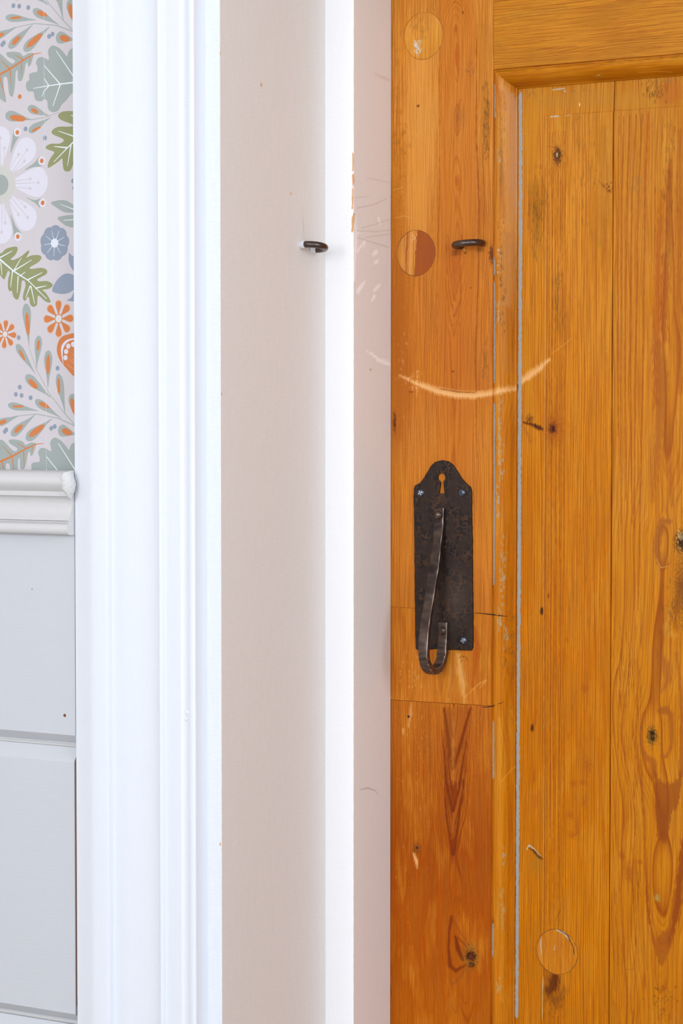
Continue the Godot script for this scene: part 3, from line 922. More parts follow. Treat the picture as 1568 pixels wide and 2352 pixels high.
	obj("stop", ext_y([JAMB_X, -0.2985, JAMB_X, STOP_Z, STOP_X - 0.0008, STOP_Z, STOP_X - 0.0002, STOP_Z - 0.0002, STOP_X, STOP_Z - 0.0008, STOP_X, -0.2985], 0.0, 1.765), sheeted(s, 0.42), st, on_stop)
	# the rest of the frame, right of and over the door
	var plain := paint(beige, 0.45)
	var rj := thing("trim_7", Vector3(-0.29, 0, -0.17))
	tag(rj, "beige door jamb right of the door", "door jamb", "structure")
	obj("jamb", bx(Vector3(-0.30, 0, -0.345), Vector3(-0.2815, 1.8195, 0.0), 0.001), plain, rj)
	obj("stop", bx(Vector3(-0.3348, 0, -0.2985), Vector3(-0.30, 1.765, STOP_Z), 0.001), white, rj)
	var hj := thing("trim_8", Vector3(-0.725, 1.7655, -0.17))
	tag(hj, "beige head of the door frame", "door frame", "structure")
	obj("jamb", bx(Vector3(-1.1497, 1.801, -0.345), Vector3(-0.30, 1.8195, 0.0), 0.001), plain, hj)
	obj("stop", bx(Vector3(-1.1497, 1.7655, -0.2985), Vector3(-0.30, 1.801, STOP_Z), 0.001), white, hj)

func screw_eye(parent: Node, at: Vector3, out: Vector3, along: Vector3, radius: float, rise: float, painted: bool) -> void:
	var path := PackedVector3Array()
	var span := asin(rise / radius) + 0.12
	for i in 29:
		var an := lerpf(-span, PI + span, i / 28.0)
		path.append(at + along * radius * cos(an) + out * (rise + radius * sin(an)))
	var m := Mb.new()
	m.tube(path, [0.0036])
	var eye := obj("screw_eye", m, dark_iron, parent, null, "dark iron eye ring fixed to the jamb, its foot daubed white" if painted else "dark iron eye ring", 60.0)
	if painted:
		var nz := FastNoiseLite.new()
		nz.frequency = 300.0
		for e in [[0, 5], [25, 29]]:
			var part := PackedVector3Array()
			var rr := []
			for i in range(e[0], e[1]):
				part.append(path[i])
				rr.append(0.0040 + nz.get_noise_3dv(path[i]) * 0.0006)
			var d := Mb.new()
			d.tube(part, rr)
			obj("paint_daub", d, white, eye, null, "white paint on the foot of the ring", 60.0)

# ---------------------------------------------------------------- the pine door

func wood_sheet(x: float, y: float, w: float, h: float, px: Vector2i, c: Dictionary) -> Sheet:
	var s := Sheet.new(Vector2(x, y), Vector2(w, h), px)
	grow(s, c)
	return s

func on(s: Sheet) -> Callable:
	return func(p: Vector3) -> Vector2: return s.uv((p.x - STOP_X) * 1000.0, (LEVEL - p.y) * 1000.0)

func stile_sheet() -> Sheet:
	var s := wood_sheet(-16, 20, 142, 1200, Vector2i(480, 2048), {
		"seed": 11, "gold": c8(226, 150, 58), "gild": 0.3, "tones": [[41.6, c8(219, 146, 56)], [182.6, c8(223, 148, 60)], [267.5, c8(211, 134, 50)], [348, c8(205, 124, 44)], [442.9, c8(201, 118, 40)], [514.3, c8(209, 130, 48)], [657.6, c8(208, 126, 40)], [801.6, c8(196, 114, 32)], [873.9, c8(188, 102, 20)], [970.5, c8(169, 78, 2)], [1067.4, c8(177, 84, 2)], [1165.6, c8(187, 94, 2)]], "early": c8(222, 150, 64), "late": c8(146, 62, 12), "s": 3.6, "far": 2.2, "warp": 2.2, "strong": 0.95, "stain": 0.25, "olive": c8(198, 126, 34),
		"xc": [43.9, 78.6, 160.9, 80.9, 278.2, 81.2, 381.7, 77.3, 514.2, 76, 877.1, 76.3, 973.2, 78.2, 1049.5, 85.8, 1160.6, 93.5],
		"h": [43.9, 15, 54.1, 12, 62.5, 8.4, 71.9, 5, 106.5, 1.6, 139.7, 6, 149, 6.4, 170.1, 2, 198.2, 6.4, 239.6, 2, 261.6, 5, 296.9, 1, 362.9, 7.4, 381.8, 10.8, 405.4, 14, 514.2, 15, 704.5, 10, 800.1, 2, 878.7, 7.4, 925.8, 11, 973.4, 14.6, 1016.3, 13, 1059.7, 6, 1083.9, 6, 1112.9, 10, 1162.2, 15],
		"power": [43.9, 0.8, 704.5, 0.7, 819.2, 1.35, 982.5, 1.3, 1040.4, 0.8],
		"knots": [99.6, 1084.1, 13, 6]})
	var dirt := c8(118, 78, 34)
	var ember := c8(184, 92, 34)
	var deep := c8(120, 52, 16)
	# the flame grain lies in a redder band; the outer sapwood is paler
	s.stroke([80.1, 44, 42, 80.5, 184.3, 42, 81.8, 287.6, 44, 78.9, 400.6, 40, 79.2, 514.2, 38, 79.4, 599.7, 34], c8(196, 108, 34), 0.42, 1.4, 0.8)
	s.stroke([37.1, 96.5, 30, 37.2, 181.5, 34, 34.1, 261.8, 30, 33.1, 304.5, 18], c8(232, 166, 82), 0.4, 6.0, 4.0)
	s.stroke([14.4, 322.9, 14, 14.5, 399.3, 22, 17.3, 466.4, 22, 9.2, 514.4, 10], c8(172, 92, 28), 0.5, 6.0, 4.0)
	s.stroke([111.3, 74.7, 10, 112.7, 186.3, 9, 110.8, 242.2, 5], c8(184, 116, 38), 0.5, 4.0, 3.0)
	# two strong lines that frame the figure
	s.stroke([58.6, 42, 1.1, 59, 197, 1.3, 58.6, 277.2, 1.5, 56.1, 343.3, 1, 56.9, 466.7, 1, 56.8, 700.7, 0.8], c8(168, 88, 30), 0.6, 0.5, 0.6)
	s.stroke([103.1, 87.9, 0.8, 103.4, 195.1, 1.4, 106.7, 265.3, 2, 105.9, 344.9, 1.3, 103, 419.9, 1.2, 104.4, 537.7, 0.8], c8(152, 70, 18), 0.7, 0.5, 0.6)
	s.stroke([110.2, 200.2, 0.8, 113, 270.3, 1.4, 111.1, 345, 0.8], c8(154, 70, 18), 0.6, 0.5, 0.5)
	# red hearts
	s.stroke([79.7, 89.7, 2, 80.3, 104.7, 5.5, 81.4, 124.4, 1.5], ember, 0.7, 0.9, 0.8)
	s.stroke([84.1, 150.8, 1.5, 80.4, 166.5, 4, 80.5, 189.9, 2], ember, 0.55, 1.0, 0.8)
	s.stroke([81.6, 232.2, 1, 82.2, 239.7, 4, 82.2, 250.1, 1], ember, 0.7, 0.8, 0.6)
	s.stroke([78.7, 313.4, 13, 78.2, 334.6, 9, 77.2, 360.9, 2], ember, 0.6, 1.2, 1.0)
	for f in [[69.7, 296.5, 0.7, 71.9, 334.4, 1, 77.3, 368.5, 0.9, 83, 344.1, 0.9, 86, 297.2, 0.7], [67.1, 305.9, 0.6, 70.4, 353.2, 0.9, 76.8, 385.5, 1.3, 84.1, 367.7, 1.2, 86.1, 330.1, 0.7], [66.1, 343.6, 0.5, 71.5, 381.6, 0.8, 76.8, 406.3, 1, 83.1, 384.2, 0.9, 87.2, 349, 0.5], [72.6, 400.5, 0.6, 73.8, 457.3, 0.8, 73.9, 514.2, 0.5], [84.1, 391.3, 0.6, 84.8, 457.4, 0.8, 84.5, 523.7, 0.5], [68.1, 296.5, 0.5, 67.3, 372, 0.6, 65.3, 466.7, 0.5]]:
		s.stroke(f, c8(160, 72, 22), 0.6, 0.45, 0.4)
	s.stroke([77.3, 369.4, 1, 76.7, 377, 3, 76.8, 381.7, 1], c8(228, 160, 90), 0.5, 0.8, 0.4)
	s.stroke([85.1, 367.8, 3, 78.9, 382.7, 4, 75.7, 373.2, 3], ember, 0.55, 0.9, 0.8)
	s.stroke([78.6, 70, 1, 78.6, 75.6, 6], ember, 0.5, 0.9, 0.5)
	s.poly([64, 812.6, 101, 810.3, 92.6, 847.1, 82.2, 878.6, 90.7, 895.2, 82.3, 929.5, 87.6, 933.8, 77.6, 976.1, 67.4, 935.6, 70.6, 929.5, 64.1, 892.5, 67.3, 877.8], c8(158, 78, 22), 0.4, 1.0)
	var vee := [64, 813.6, 99.9, 811.3, 67.3, 887.4, 88.5, 885.7, 76.9, 879, 77.1, 976.2]
	for n in 22:
		var t := s.rng.randf_range(-0.1, 0.75)
		var side := n % 2
		var x0: float = lerpf(vee[side * 2], vee[8], t * 0.8)
		var tip: float = lerpf(vee[9], vee[11], 1.0 - t)
		var top: float = vee[1] + s.rng.randf_range(2, 70)
		s.stroke([x0, top, 0.3, lerpf(x0, vee[8], 0.35), lerpf(top, tip, 0.6), s.rng.randf_range(0.6, 1.3), vee[8], tip, 0.4], c8(118, 44, 8), s.rng.randf_range(0.25, 0.6), 0.45, 0.4)
	# dark vee figure under the mended part
	for f in [[66.1, 814.4, 2.5, 71.5, 848.6, 5, 75.8, 880, 3], [97.8, 811.4, 2, 87.4, 847.5, 4, 77.9, 878.9, 3], [64.6, 844.3, 1, 68.9, 896.9, 3, 76.4, 926.1, 4], [93.7, 842.3, 1, 85.4, 895.6, 3, 77.5, 926, 3], [66.3, 901.9, 0.8, 69.6, 935.4, 1.8, 77.1, 974.2, 2.6], [89.6, 890.4, 1, 83.4, 939, 2.4, 78.2, 974.1, 2.6]]:
		s.stroke(f, c8(128, 50, 8), 0.4, 1.2, 0.7)
		s.stroke(f, c8(100, 36, 6), 0.42, 0.45, 0.7)
	s.poly([72.7, 896.6, 76.9, 891.5, 82.2, 895.8, 80.1, 917.6, 77, 927, 74.8, 915.7], c8(128, 46, 8), 0.6, 0.7)
	s.poly([71.5, 858.2, 81.1, 855.6, 79, 873, 75.8, 881], c8(128, 54, 10), 0.5, 0.8)
	s.poly([73.3, 959.2, 80.2, 953.7, 77.6, 975.1], c8(128, 46, 6), 0.55, 0.6)
	s.stroke([71.4, 819.8, 8, 73.6, 848.5, 9, 75.8, 875.2, 2], c8(150, 84, 26), 0.4, 2.0, 3.0)
	s.stroke([77.8, 829, 2, 76.8, 867.4, 4, 76.9, 896.3, 1.5], c8(208, 136, 60), 0.5, 1.0, 1.6)
	s.stroke([77.5, 934.7, 1, 77, 949.2, 2], c8(196, 120, 40), 0.5, 0.8, 1.0)
	# knot with its loop
	s.stroke([75.7, 1043.9, 4, 72.5, 1060.7, 3, 72, 1080.1, 3.4, 73.7, 1098.3, 5, 80.6, 1103.3, 4, 93.3, 1094.9, 2], c8(124, 48, 10), 0.75, 0.7, 0.5)
	s.stroke([76.2, 1043.8, 2, 86.9, 1061, 1.4, 96.4, 1072.4, 1], c8(150, 72, 24), 0.7, 0.6, 0.5)
	s.stroke([80.5, 1065.6, 3, 83.7, 1078.7, 5.5, 89, 1089.7, 4], c8(112, 44, 10), 0.8, 0.6, 0.5)
	s.stroke([81.6, 1065.4, 2, 89, 1070.4, 2.5, 94.3, 1075.5, 2], c8(140, 62, 18), 0.7, 0.7, 0.6)
	s.stroke([71, 1109.3, 1.5, 76.4, 1119.3, 2.4, 87, 1109.2, 2.4, 92.2, 1099.9, 1.6], c8(158, 84, 28), 0.7, 0.8, 0.6)
	s.stroke([74.3, 1138.9, 1, 80.7, 1150.7, 1.6, 86, 1138.4, 1], c8(160, 86, 30), 0.5, 0.8, 0.6)
	s.blob(99.1, 1084.6, 8.5, 12, c8(150, 104, 40), 0.75, 0.4, 0.5)
	s.blob(99.1, 1084.6, 5.6, 5.2, c8(62, 30, 16), 0.95, 0.3, 0.4)
	s.blob(99.6, 1085, 2.6, 2.4, c8(120, 52, 26), 0.9, 0.3, 0.4)
	s.blob(100.2, 1094.1, 3.4, 2.6, c8(60, 36, 20), 0.8, 0.4, 0.8)
	s.specks(100.1, 1084.5, 9, 12, 30, 0.7, c8(70, 44, 22), 0.7, 1.2)
	# grime
	s.specks(114.2, 172.5, 4, 36, 60, 1.0, dirt, 0.42, 3.0)
	s.specks(114.8, 200.4, 3.5, 16, 30, 0.9, dirt, 0.45, 2.5)
	s.specks(95.9, 119.9, 7, 9, 20, 1.2, c8(150, 100, 52), 0.4, 1.2)
	s.blob(83.1, 169.5, 6, 10, c8(150, 96, 44), 0.35, 0.6, 0.8)
	s.specks(7.2, 132.1, 6, 60, 40, 1.4, c8(176, 112, 40), 0.35, 2.0)
	s.specks(12.6, 194.2, 10, 22, 40, 1.6, c8(160, 100, 38), 0.35, 1.5)
	s.specks(8.9, 246.3, 8, 40, 40, 1.8, c8(170, 102, 28), 0.35, 1.8)
	s.blob(6.2, 251, 7, 40, c8(198, 122, 30), 0.5, 0.7, 0.7)
	s.blob(8.5, 351.3, 8, 70, c8(176, 96, 26), 0.5, 0.8, 0.8)
	s.blob(9.7, 466.4, 10, 60, c8(178, 98, 28), 0.45, 0.8, 0.8)
	s.specks(114, 434.2, 3.5, 26, 36, 0.9, c8(140, 90, 36), 0.45, 3.0)
	s.blob(122.4, 319.7, 3.2, 8, c8(96, 46, 30), 0.85, 0.5, 0.5)
	s.blob(4.3, 500, 1.6, 9, c8(84, 40, 14), 0.8, 0.5, 0.7)
	s.specks(10.5, 1141.3, 8, 30, 14, 1.0, c8(150, 86, 26), 0.4, 1.5)
	s.blob(101.3, 941.2, 3, 2.4, c8(172, 78, 22), 0.7, 0.6, 0.6)
	s.blob(92.7, 879.7, 2.2, 3.6, c8(160, 70, 20), 0.7, 0.6, 0.6)
	# shade painted under the eye ring, and stains at little nicks
	s.blob(78.7, 315.7, 3.6, 2.6, c8(92, 50, 20), 0.6, 0.7, 0.7)
	s.blob(107.9, 314, 3.6, 2.0, c8(92, 52, 22), 0.5, 0.7, 0.7)
	s.blob(90.2, 316.6, 1.2, 1.0, c8(96, 46, 18), 0.8)
	s.stroke([86.5, 309.4, 0.8, 89.2, 313.3, 1.2], c8(240, 206, 160), 0.8)
	for q in [[32.9, 154.3, 1.6, 1.4], [75.9, 444.6, 1.6, 0.9], [97.1, 354.5, 0.8, 0.8], [86.9, 58.1, 0.9, 1.3], [24.8, 466.5, 2.2, 0.7]]:
		s.blob(q[0], q[1], q[2], q[3], c8(104, 54, 20), 0.75)
	s.specks(28, 456.9, 12, 14, 40, 0.9, c8(238, 186, 128), 0.55, 1.8)
	s.specks(15.1, 418.5, 8, 90, 30, 0.7, c8(232, 178, 112), 0.4, 2.5)
	s.specks(28.6, 851.6, 22, 120, 70, 0.6, c8(226, 168, 100), 0.4, 2.5)
	s.specks(23.5, 1022.3, 24, 130, 50, 0.6, c8(222, 160, 90), 0.35, 2.0)
	s.stroke([4.1, 274.7, 0.4, 17, 273.4, 0.7, 25.6, 276.6, 0.4], c8(232, 184, 112), 0.6, 0.5)
	s.stroke([2.4, 244.1, 0.4, 14.8, 241.9, 0.8], c8(232, 184, 112), 0.6, 0.5)
	s.stroke([25.9, 810.7, 2, 24.3, 822.9, 4, 22.1, 836.6, 2], c8(228, 172, 112), 0.6, 1.2, 1.4)
	s.blob(15.6, 842.8, 1.5, 3, c8(230, 176, 112), 0.7, 0.6, 0.8)
	s.stroke([29.4, 978.8, 3.6, 31.5, 984.9, 4.2, 33.2, 994, 1.4], c8(236, 180, 118), 0.9, 0.8, 1.2)
	s.blob(32.1, 971.8, 4.4, 6, c8(110, 62, 26), 0.5, 0.5, 0.6)
	s.stroke([67.2, 848.9, 0.6, 58.8, 897.7, 0.7, 66.5, 993.6, 0.8, 67.7, 1041.9, 0.6], c8(150, 78, 24), 0.6, 0.6, 0.5)
	s.stroke([49, 821.3, 0.5, 48.1, 898.6, 0.8, 51.6, 1019.3, 0.7, 54, 1160.1, 0.8], c8(150, 78, 24), 0.5, 0.6, 0.5)
	# the pale arc rubbed through the polish
	gouge(s, [10.8, 448.1, 0.8, 25.3, 455, 2.5, 39.8, 459.9, 6, 57.4, 465.7, 7.4, 78.5, 469.7, 8, 99.5, 470.8, 7.4, 117.7, 469, 6.6, 133.2, 465.8, 6])
	s.stroke([60, 463.4, 0.5, 81.2, 466.9, 0.9, 102.1, 467.9, 0.5], c8(110, 56, 20), 0.8, 0.4, 0.4)
	return s

func gouge(s: Sheet, f: Array) -> void:
	s.stroke(f, c8(232, 168, 100), 0.72, 1.3, 1.5)
	s.stroke(f, c8(240, 180, 114), 0.4, 0.6, 2.0)
	var thin := []
	for n in range(0, f.size(), 3):
		thin += [f[n], f[n + 1] + f[n + 2] * 0.12, f[n + 2] * 0.3]
	s.stroke(thin, c8(248, 200, 142), 0.5, 1.0, 1.0)
	for n in 40:
		var i: int = s.rng.randi_range(0, f.size() / 3 - 2) * 3
		var t := s.rng.randf()
		var x := lerpf(f[i], f[i + 3], t)
		var y := lerpf(f[i + 1], f[i + 4], t)
		var w := lerpf(f[i + 2], f[i + 5], t)
		s.stroke([x, y - w * s.rng.randf_range(0.4, 1.1), 0.4, x + 0.3, y, 0.7], c8(236, 174, 106), 0.4, 0.4)

func patch_sheet() -> Sheet:
	var s := wood_sheet(-16, 690, 142, 140, Vector2i(480, 480), {
		"seed": 23, "early": c8(197, 113, 29), "late": c8(148, 64, 12), "s": 4.6, "far": 3.0, "warp": 3.0, "strong": 0.45, "stain": 0.3, "olive": c8(202, 126, 40),
		"xc": [690, 66, 830, 62], "h": [690, 3, 760, 6, 830, 9]})
	s.stroke([82.9, 754.5, 5, 85.1, 771.1, 8, 88.3, 785.3, 7, 90.4, 805.2, 3], c8(236, 178, 104), 0.75, 3.0, 2.0)
	s.stroke([74.5, 762.1, 2, 73.5, 790.9, 4, 69.3, 808.4, 1], c8(222, 156, 80), 0.6, 1.8, 1.6)
	s.stroke([103.9, 722.5, 3, 106, 746.2, 7, 102.9, 765.4, 4, 100.9, 786.9, 3], c8(176, 82, 20), 0.8, 1.8, 2.0)
	s.stroke([76.6, 752.4, 2, 75.6, 781.2, 3, 71.4, 800.6, 2], c8(176, 90, 26), 0.6, 1.2, 1.6)
	s.stroke([91.5, 799.4, 0.6, 107.2, 785.1, 1, 116.6, 779.8, 1.6, 109.3, 788.8, 0.8], c8(236, 182, 110), 0.5, 0.7, 0.5)
	s.specks(27.4, 783.9, 16, 40, 40, 0.7, c8(236, 182, 110), 0.5, 2.5)
	s.specks(87.1, 756.7, 10, 4, 14, 0.8, c8(104, 66, 30), 0.6, 1.0)
	s.stroke([114.3, 707.8, 1, 113.3, 736.3, 1.4, 116.5, 778.9, 1], c8(160, 110, 56), 0.5, 1.0, 1.0)
	return s

func rail_sheet() -> Sheet:
	var s := wood_sheet(118, 20, 230, 110, Vector2i(1024, 490), {
		"seed": 31, "early": c8(206, 134, 34), "late": c8(146, 76, 14), "s": 2.6, "far": 2.2, "warp": 2.0, "strong": 0.7, "stain": 0.5, "olive": c8(184, 120, 32), "flat": true,
		"xc": [118, 190, 348, 182], "h": [118, 6, 200, 4, 348, 10]})
	for i in 90:
		var x := s.rng.randf_range(120, 340)
		var y := s.rng.randf_range(48, 122)
		s.stroke([x, y, 0.25, x + s.rng.randf_range(3, 14), y - s.rng.randf_range(0.0, 0.8), 0.3], c8(128, 78, 26), 0.5, 0.3)
	s.specks(182.4, 67.2, 40, 12, 20, 1.4, c8(160, 104, 44), 0.35, 0.4)
	s.stroke([131.8, 66.3, 0.6, 157.3, 65.8, 3, 207.3, 65.8, 1], c8(162, 112, 46), 0.4, 2.5, 2.0, true)
	return s

func bead_sheet(flat: bool) -> Sheet:
	if flat:
		var f := wood_sheet(120, 110, 230, 40, Vector2i(1024, 200), {
			"seed": 41, "early": c8(196, 118, 12), "late": c8(138, 72, 8), "s": 3.4, "far": 2.4, "warp": 3.0, "strong": 0.35, "stain": 0.5, "olive": c8(176, 106, 10), "flat": true,
			"xc": [120, 100, 350, 104], "h": [120, 4, 350, 6]})
		for i in 40:
			var x := f.rng.randf_range(124, 340)
			var y := f.rng.randf_range(121, 127)
			f.stroke([x, y, 0.4, x + f.rng.randf_range(2, 9), y, 0.5], c8(120, 74, 20), 0.5, 0.4)
		f.stroke([285.6, 136.4, 0.4, 304.8, 136.6, 0.6, 321.4, 138.3, 0.4], c8(236, 170, 70), 0.7, 0.4)
		f.stroke([238.2, 136.4, 0.5, 243, 135.9, 1], c8(190, 190, 180), 0.7, 0.4)
		return f
	var s := wood_sheet(122, 100, 28, 1120, Vector2i(112, 2048), {
		"seed": 37, "tones": [[141.3, c8(208, 137, 50)], [327.1, c8(206, 129, 40)], [467.2, c8(204, 125, 30)], [702.2, c8(202, 119, 18)], [844.1, c8(210, 127, 14)], [1154.9, c8(208, 121, 14)]], "early": c8(212, 142, 50), "late": c8(156, 72, 14), "s": 2.2, "far": 1.8, "warp": 3.0, "strong": 0.5, "stain": 0.3, "olive": c8(194, 118, 18),
		"xc": [100, 116, 1220, 112], "h": [100, 4, 400, 9, 1220, 5]})
	# the upper length is rubbed pale and greyish
	s.stroke([132.2, 136.4, 4, 139.4, 155.4, 11, 140.5, 187.9, 13, 140.7, 243.6, 12, 139.8, 280.7, 10, 138.9, 317.9, 8, 138.1, 373.8, 3], c8(222, 164, 110), 0.62, 2.4, 2.4)
	s.stroke([139.4, 148.5, 3, 142.6, 188, 5, 141.7, 243.6, 5, 142.9, 280.8, 2], c8(214, 160, 124), 0.5, 1.6, 1.6)
	s.stroke([146.6, 165.2, 1.2, 146.9, 243.9, 1.6, 147.1, 308.9, 1.4, 146.4, 411.3, 1.2], c8(176, 84, 22), 0.5, 0.8, 0.8)
	s.stroke([131.3, 168.7, 1.4, 132.5, 243.1, 2, 134.7, 280.4, 1], c8(140, 88, 40), 0.45, 1.2, 1.6)
	s.stroke([136.8, 299.1, 6, 137, 345.7, 9, 136.1, 401.7, 7, 137.3, 443.8, 4], c8(186, 124, 66), 0.5, 3.0, 3.0)
	s.stroke([126.5, 133.6, 2, 129.7, 147.8, 2.6, 131.3, 168.7, 1], c8(200, 96, 30), 0.7, 0.7, 0.6)
	s.specks(131.8, 345.6, 4, 60, 60, 0.8, c8(120, 84, 48), 0.45, 3.0)
	s.specks(132.3, 187.4, 4, 60, 40, 0.8, c8(150, 100, 52), 0.4, 3.0)
	s.specks(130.2, 326.9, 2, 12, 14, 0.8, c8(196, 190, 184), 0.6, 1.6)
	for q in [[129.9, 215.1, 8], [129.9, 382.9, 14], [131.4, 509.4, 40], [133.5, 542.2, 24], [130.6, 589.3, 20], [135, 669.3, 46], [132, 711.9, 16], [137.3, 730.6, 14], [136, 968, 12], [135.2, 1034.8, 26], [132.3, 1111.7, 10]]:
		s.specks(q[0], q[1], 2.2, q[2], int(q[2] * 1.1), 0.75, c8(172, 166, 158), 0.6, 2.6)
	s.specks(138.4, 749.4, 5, 60, 60, 0.7, c8(140, 92, 40), 0.45, 4.0)
	s.stroke([132.4, 820.8, 2, 133.8, 939.6, 3, 135.5, 1130.5, 2], c8(222, 156, 50), 0.5, 2.0, 1.0)
	s.stroke([149.1, 584.3, 1, 149.3, 654.7, 2, 148.9, 678.2, 2, 148.7, 748.9, 1], c8(176, 76, 18), 0.6, 0.8, 0.8)
	s.blob(125.8, 1045.4, 2, 5, c8(160, 78, 24), 0.6, 0.5, 0.5)
	gouge(s, [119.3, 469, 6.6, 132.2, 465.8, 6, 143.5, 463.5, 5.4, 150.7, 461.7, 3.6])
	s.stroke([134.7, 889.5, 0.4, 141.4, 877.1, 0.5, 146, 868.2, 0.4], c8(238, 186, 96), 0.7, 0.4)
	return s

func left_board_sheet() -> Sheet:
	var s := wood_sheet(138, 110, 118, 1110, Vector2i(420, 2048), {
		"seed": 53, "tones": [[149, c8(206, 138, 40)], [245.6, c8(220, 144, 44)], [421.1, c8(217, 136, 28)], [560.5, c8(214, 130, 14)], [747.2, c8(208, 120, 4)], [888.1, c8(206, 120, 2)], [1029.6, c8(215, 130, 4)], [1149, c8(207, 122, 4)]], "early": c8(206, 132, 38), "late": c8(142, 62, 4), "s": 3.0, "far": 2.3, "warp": 1.2, "strong": 0.85, "stain": 0.3, "olive": c8(188, 118, 20),
		"xc": [110, 128, 1220, 130], "h": [110, 2, 600, 6, 1220, 3], "power": [110, 0.7, 500, 1.0, 1220, 1.0],
		"knots": [185.1, 506.1, 9, 4, 190.4, 215.4, 9, 4]})
	var olive := c8(186, 126, 34)
	var dirt := c8(98, 70, 34)
	s.stroke([159.3, 147.7, 22, 158.4, 187.1, 20, 157.6, 247.5, 16], c8(204, 134, 34), 0.4, 4.0, 4.0)
	s.stroke([169.5, 156.3, 12, 209.7, 156.4, 18, 251.6, 157.5, 16], c8(190, 130, 48), 0.45, 4.0, 3.0, true)
	s.stroke([162.2, 247.7, 10, 165.9, 280.5, 14, 164, 317.6, 5], dirt, 0.22, 5.0, 4.0)
	s.specks(167.4, 275.9, 12, 50, 140, 0.8, dirt, 0.26, 3.5)
	s.specks(160.3, 147.7, 12, 6, 30, 0.9, c8(150, 110, 50), 0.4, 1.0)
	s.stroke([190.5, 341.8, 3, 189.6, 369.6, 4, 192.7, 402.2, 2, 200.7, 383.8, 3], c8(120, 84, 34), 0.3, 3.0, 3.0)
	s.specks(190.5, 360.4, 5, 30, 40, 0.8, dirt, 0.3, 3.0)
	s.specks(222.5, 246.2, 22, 70, 90, 1.0, c8(150, 98, 30), 0.35, 4.0)
	s.stroke([242, 192.4, 10, 244.8, 247.4, 14, 240.2, 311.3, 8], c8(176, 118, 34), 0.4, 4.0, 5.0)
	s.stroke([154.1, 401.5, 8, 156.3, 448.4, 9, 158.6, 495.3, 8], c8(206, 138, 30), 0.5, 3.0, 3.0)
	# knots
	s.stroke([150.4, 500, 1, 159.6, 501.9, 2.6, 168.8, 505.6, 5, 173.9, 507.5, 2.4], c8(74, 34, 18), 0.9, 0.8, 1.2)
	s.blob(158.1, 496.2, 3.4, 3.4, c8(104, 56, 22), 0.7, 0.5, 0.8)
	s.stroke([152.5, 506.6, 1, 156.6, 514.1, 2, 158.7, 521.6, 1], c8(150, 84, 26), 0.5, 1.2, 1.4)
	s.blob(186.1, 506.5, 4.2, 5.4, c8(66, 28, 16), 0.92, 0.4, 0.5)
	s.blob(186.1, 506.5, 8, 12, c8(150, 70, 20), 0.5, 0.6, 0.6)
	s.blob(186.1, 507, 2.6, 3.0, c8(58, 26, 18), 0.95, 0.4, 0.4)
	s.blob(190.4, 215.9, 4.2, 8.0, c8(66, 36, 20), 0.92, 0.35, 0.5)
	s.blob(189.9, 214.9, 1.5, 2.2, c8(204, 184, 130), 0.85, 0.4, 0.5)
	s.stroke([179.8, 205.1, 0.4, 185.8, 206.4, 0.6, 195.9, 210.7, 0.4], c8(120, 70, 24), 0.7, 0.4)
	s.stroke([190.4, 220.5, 3, 190, 230.7, 1], c8(180, 96, 36), 0.5, 1.5, 1.0)
	s.blob(173.7, 703.9, 2.0, 3.6, c8(60, 34, 18), 0.92, 0.4, 0.4)
	s.blob(181.8, 686.6, 1.2, 2.6, c8(130, 74, 24), 0.8)
	s.stroke([168, 811, 1, 165, 825.5, 2.4, 162.5, 833.2, 2.8], c8(160, 78, 20), 0.5, 1.4, 1.4)
	s.blob(162.5, 831.3, 1.7, 3.6, c8(76, 38, 16), 0.9, 0.4, 0.5)
	s.stroke([164.3, 906.3, 4, 166.4, 915.6, 6, 170.4, 901, 4], c8(188, 96, 24), 0.5, 2.0, 2.0)
	s.stroke([165.2, 876.7, 0.8, 164.7, 889.6, 1.6], c8(160, 80, 24), 0.7, 0.6)
	# crack with old paint in it
	s.stroke([156.3, 965.1, 1, 159.3, 960.1, 1.8, 165.5, 963.3, 1.2, 172.8, 970.2, 0.8], c8(196, 200, 202), 0.9, 0.4, 0.6)
	s.stroke([158.3, 963, 0.8, 164.5, 965.3, 2, 170.7, 971.4, 3.2, 176.9, 973.6, 0.6], c8(70, 46, 24), 0.9, 0.5, 0.8)
	s.blob(168.7, 979.7, 8, 10, c8(170, 116, 40), 0.5, 0.6, 0.6)
	# stain below the round plug
	s.stroke([191.8, 1100.5, 10, 189.8, 1109.4, 12, 184.7, 1116.7, 9], c8(86, 38, 14), 0.85, 1.6, 2.4)
	s.stroke([184.6, 1098.6, 5, 181.6, 1119, 8, 191.9, 1127.2, 12, 204.1, 1111.4, 4], c8(120, 68, 24), 0.5, 3.0, 4.0)
	s.specks(191.4, 1127.3, 14, 18, 50, 0.9, c8(110, 70, 30), 0.45, 1.6)
	s.stroke([197.6, 1026.6, 0.8, 192.5, 1036.7, 0.6, 191.5, 1045.3, 0.5], c8(130, 68, 22), 0.6, 0.6)
	s.stroke([178.4, 175.4, 0.5, 179, 374, 0.6, 178.2, 560.9, 0.7, 177.8, 701.9, 0.8, 178.8, 938.3, 0.5, 178.1, 1148.1, 0.6], c8(112, 56, 12), 0.75, 0.4)
	# fine dark lines right of the raised edge, and the rubbed edge itself
	for n in 9:
		var x := 178.0 + n * 2.7 + s.rng.randf_range(-0.8, 0.8)
		s.stroke([x, 190, 0.3, x + s.rng.randf_range(-1.5, 1.5), 620, 0.5, x + s.rng.randf_range(-2, 2), 1190, 0.4], c8(136, 64, 12), 0.55, 0.35, 0.4)
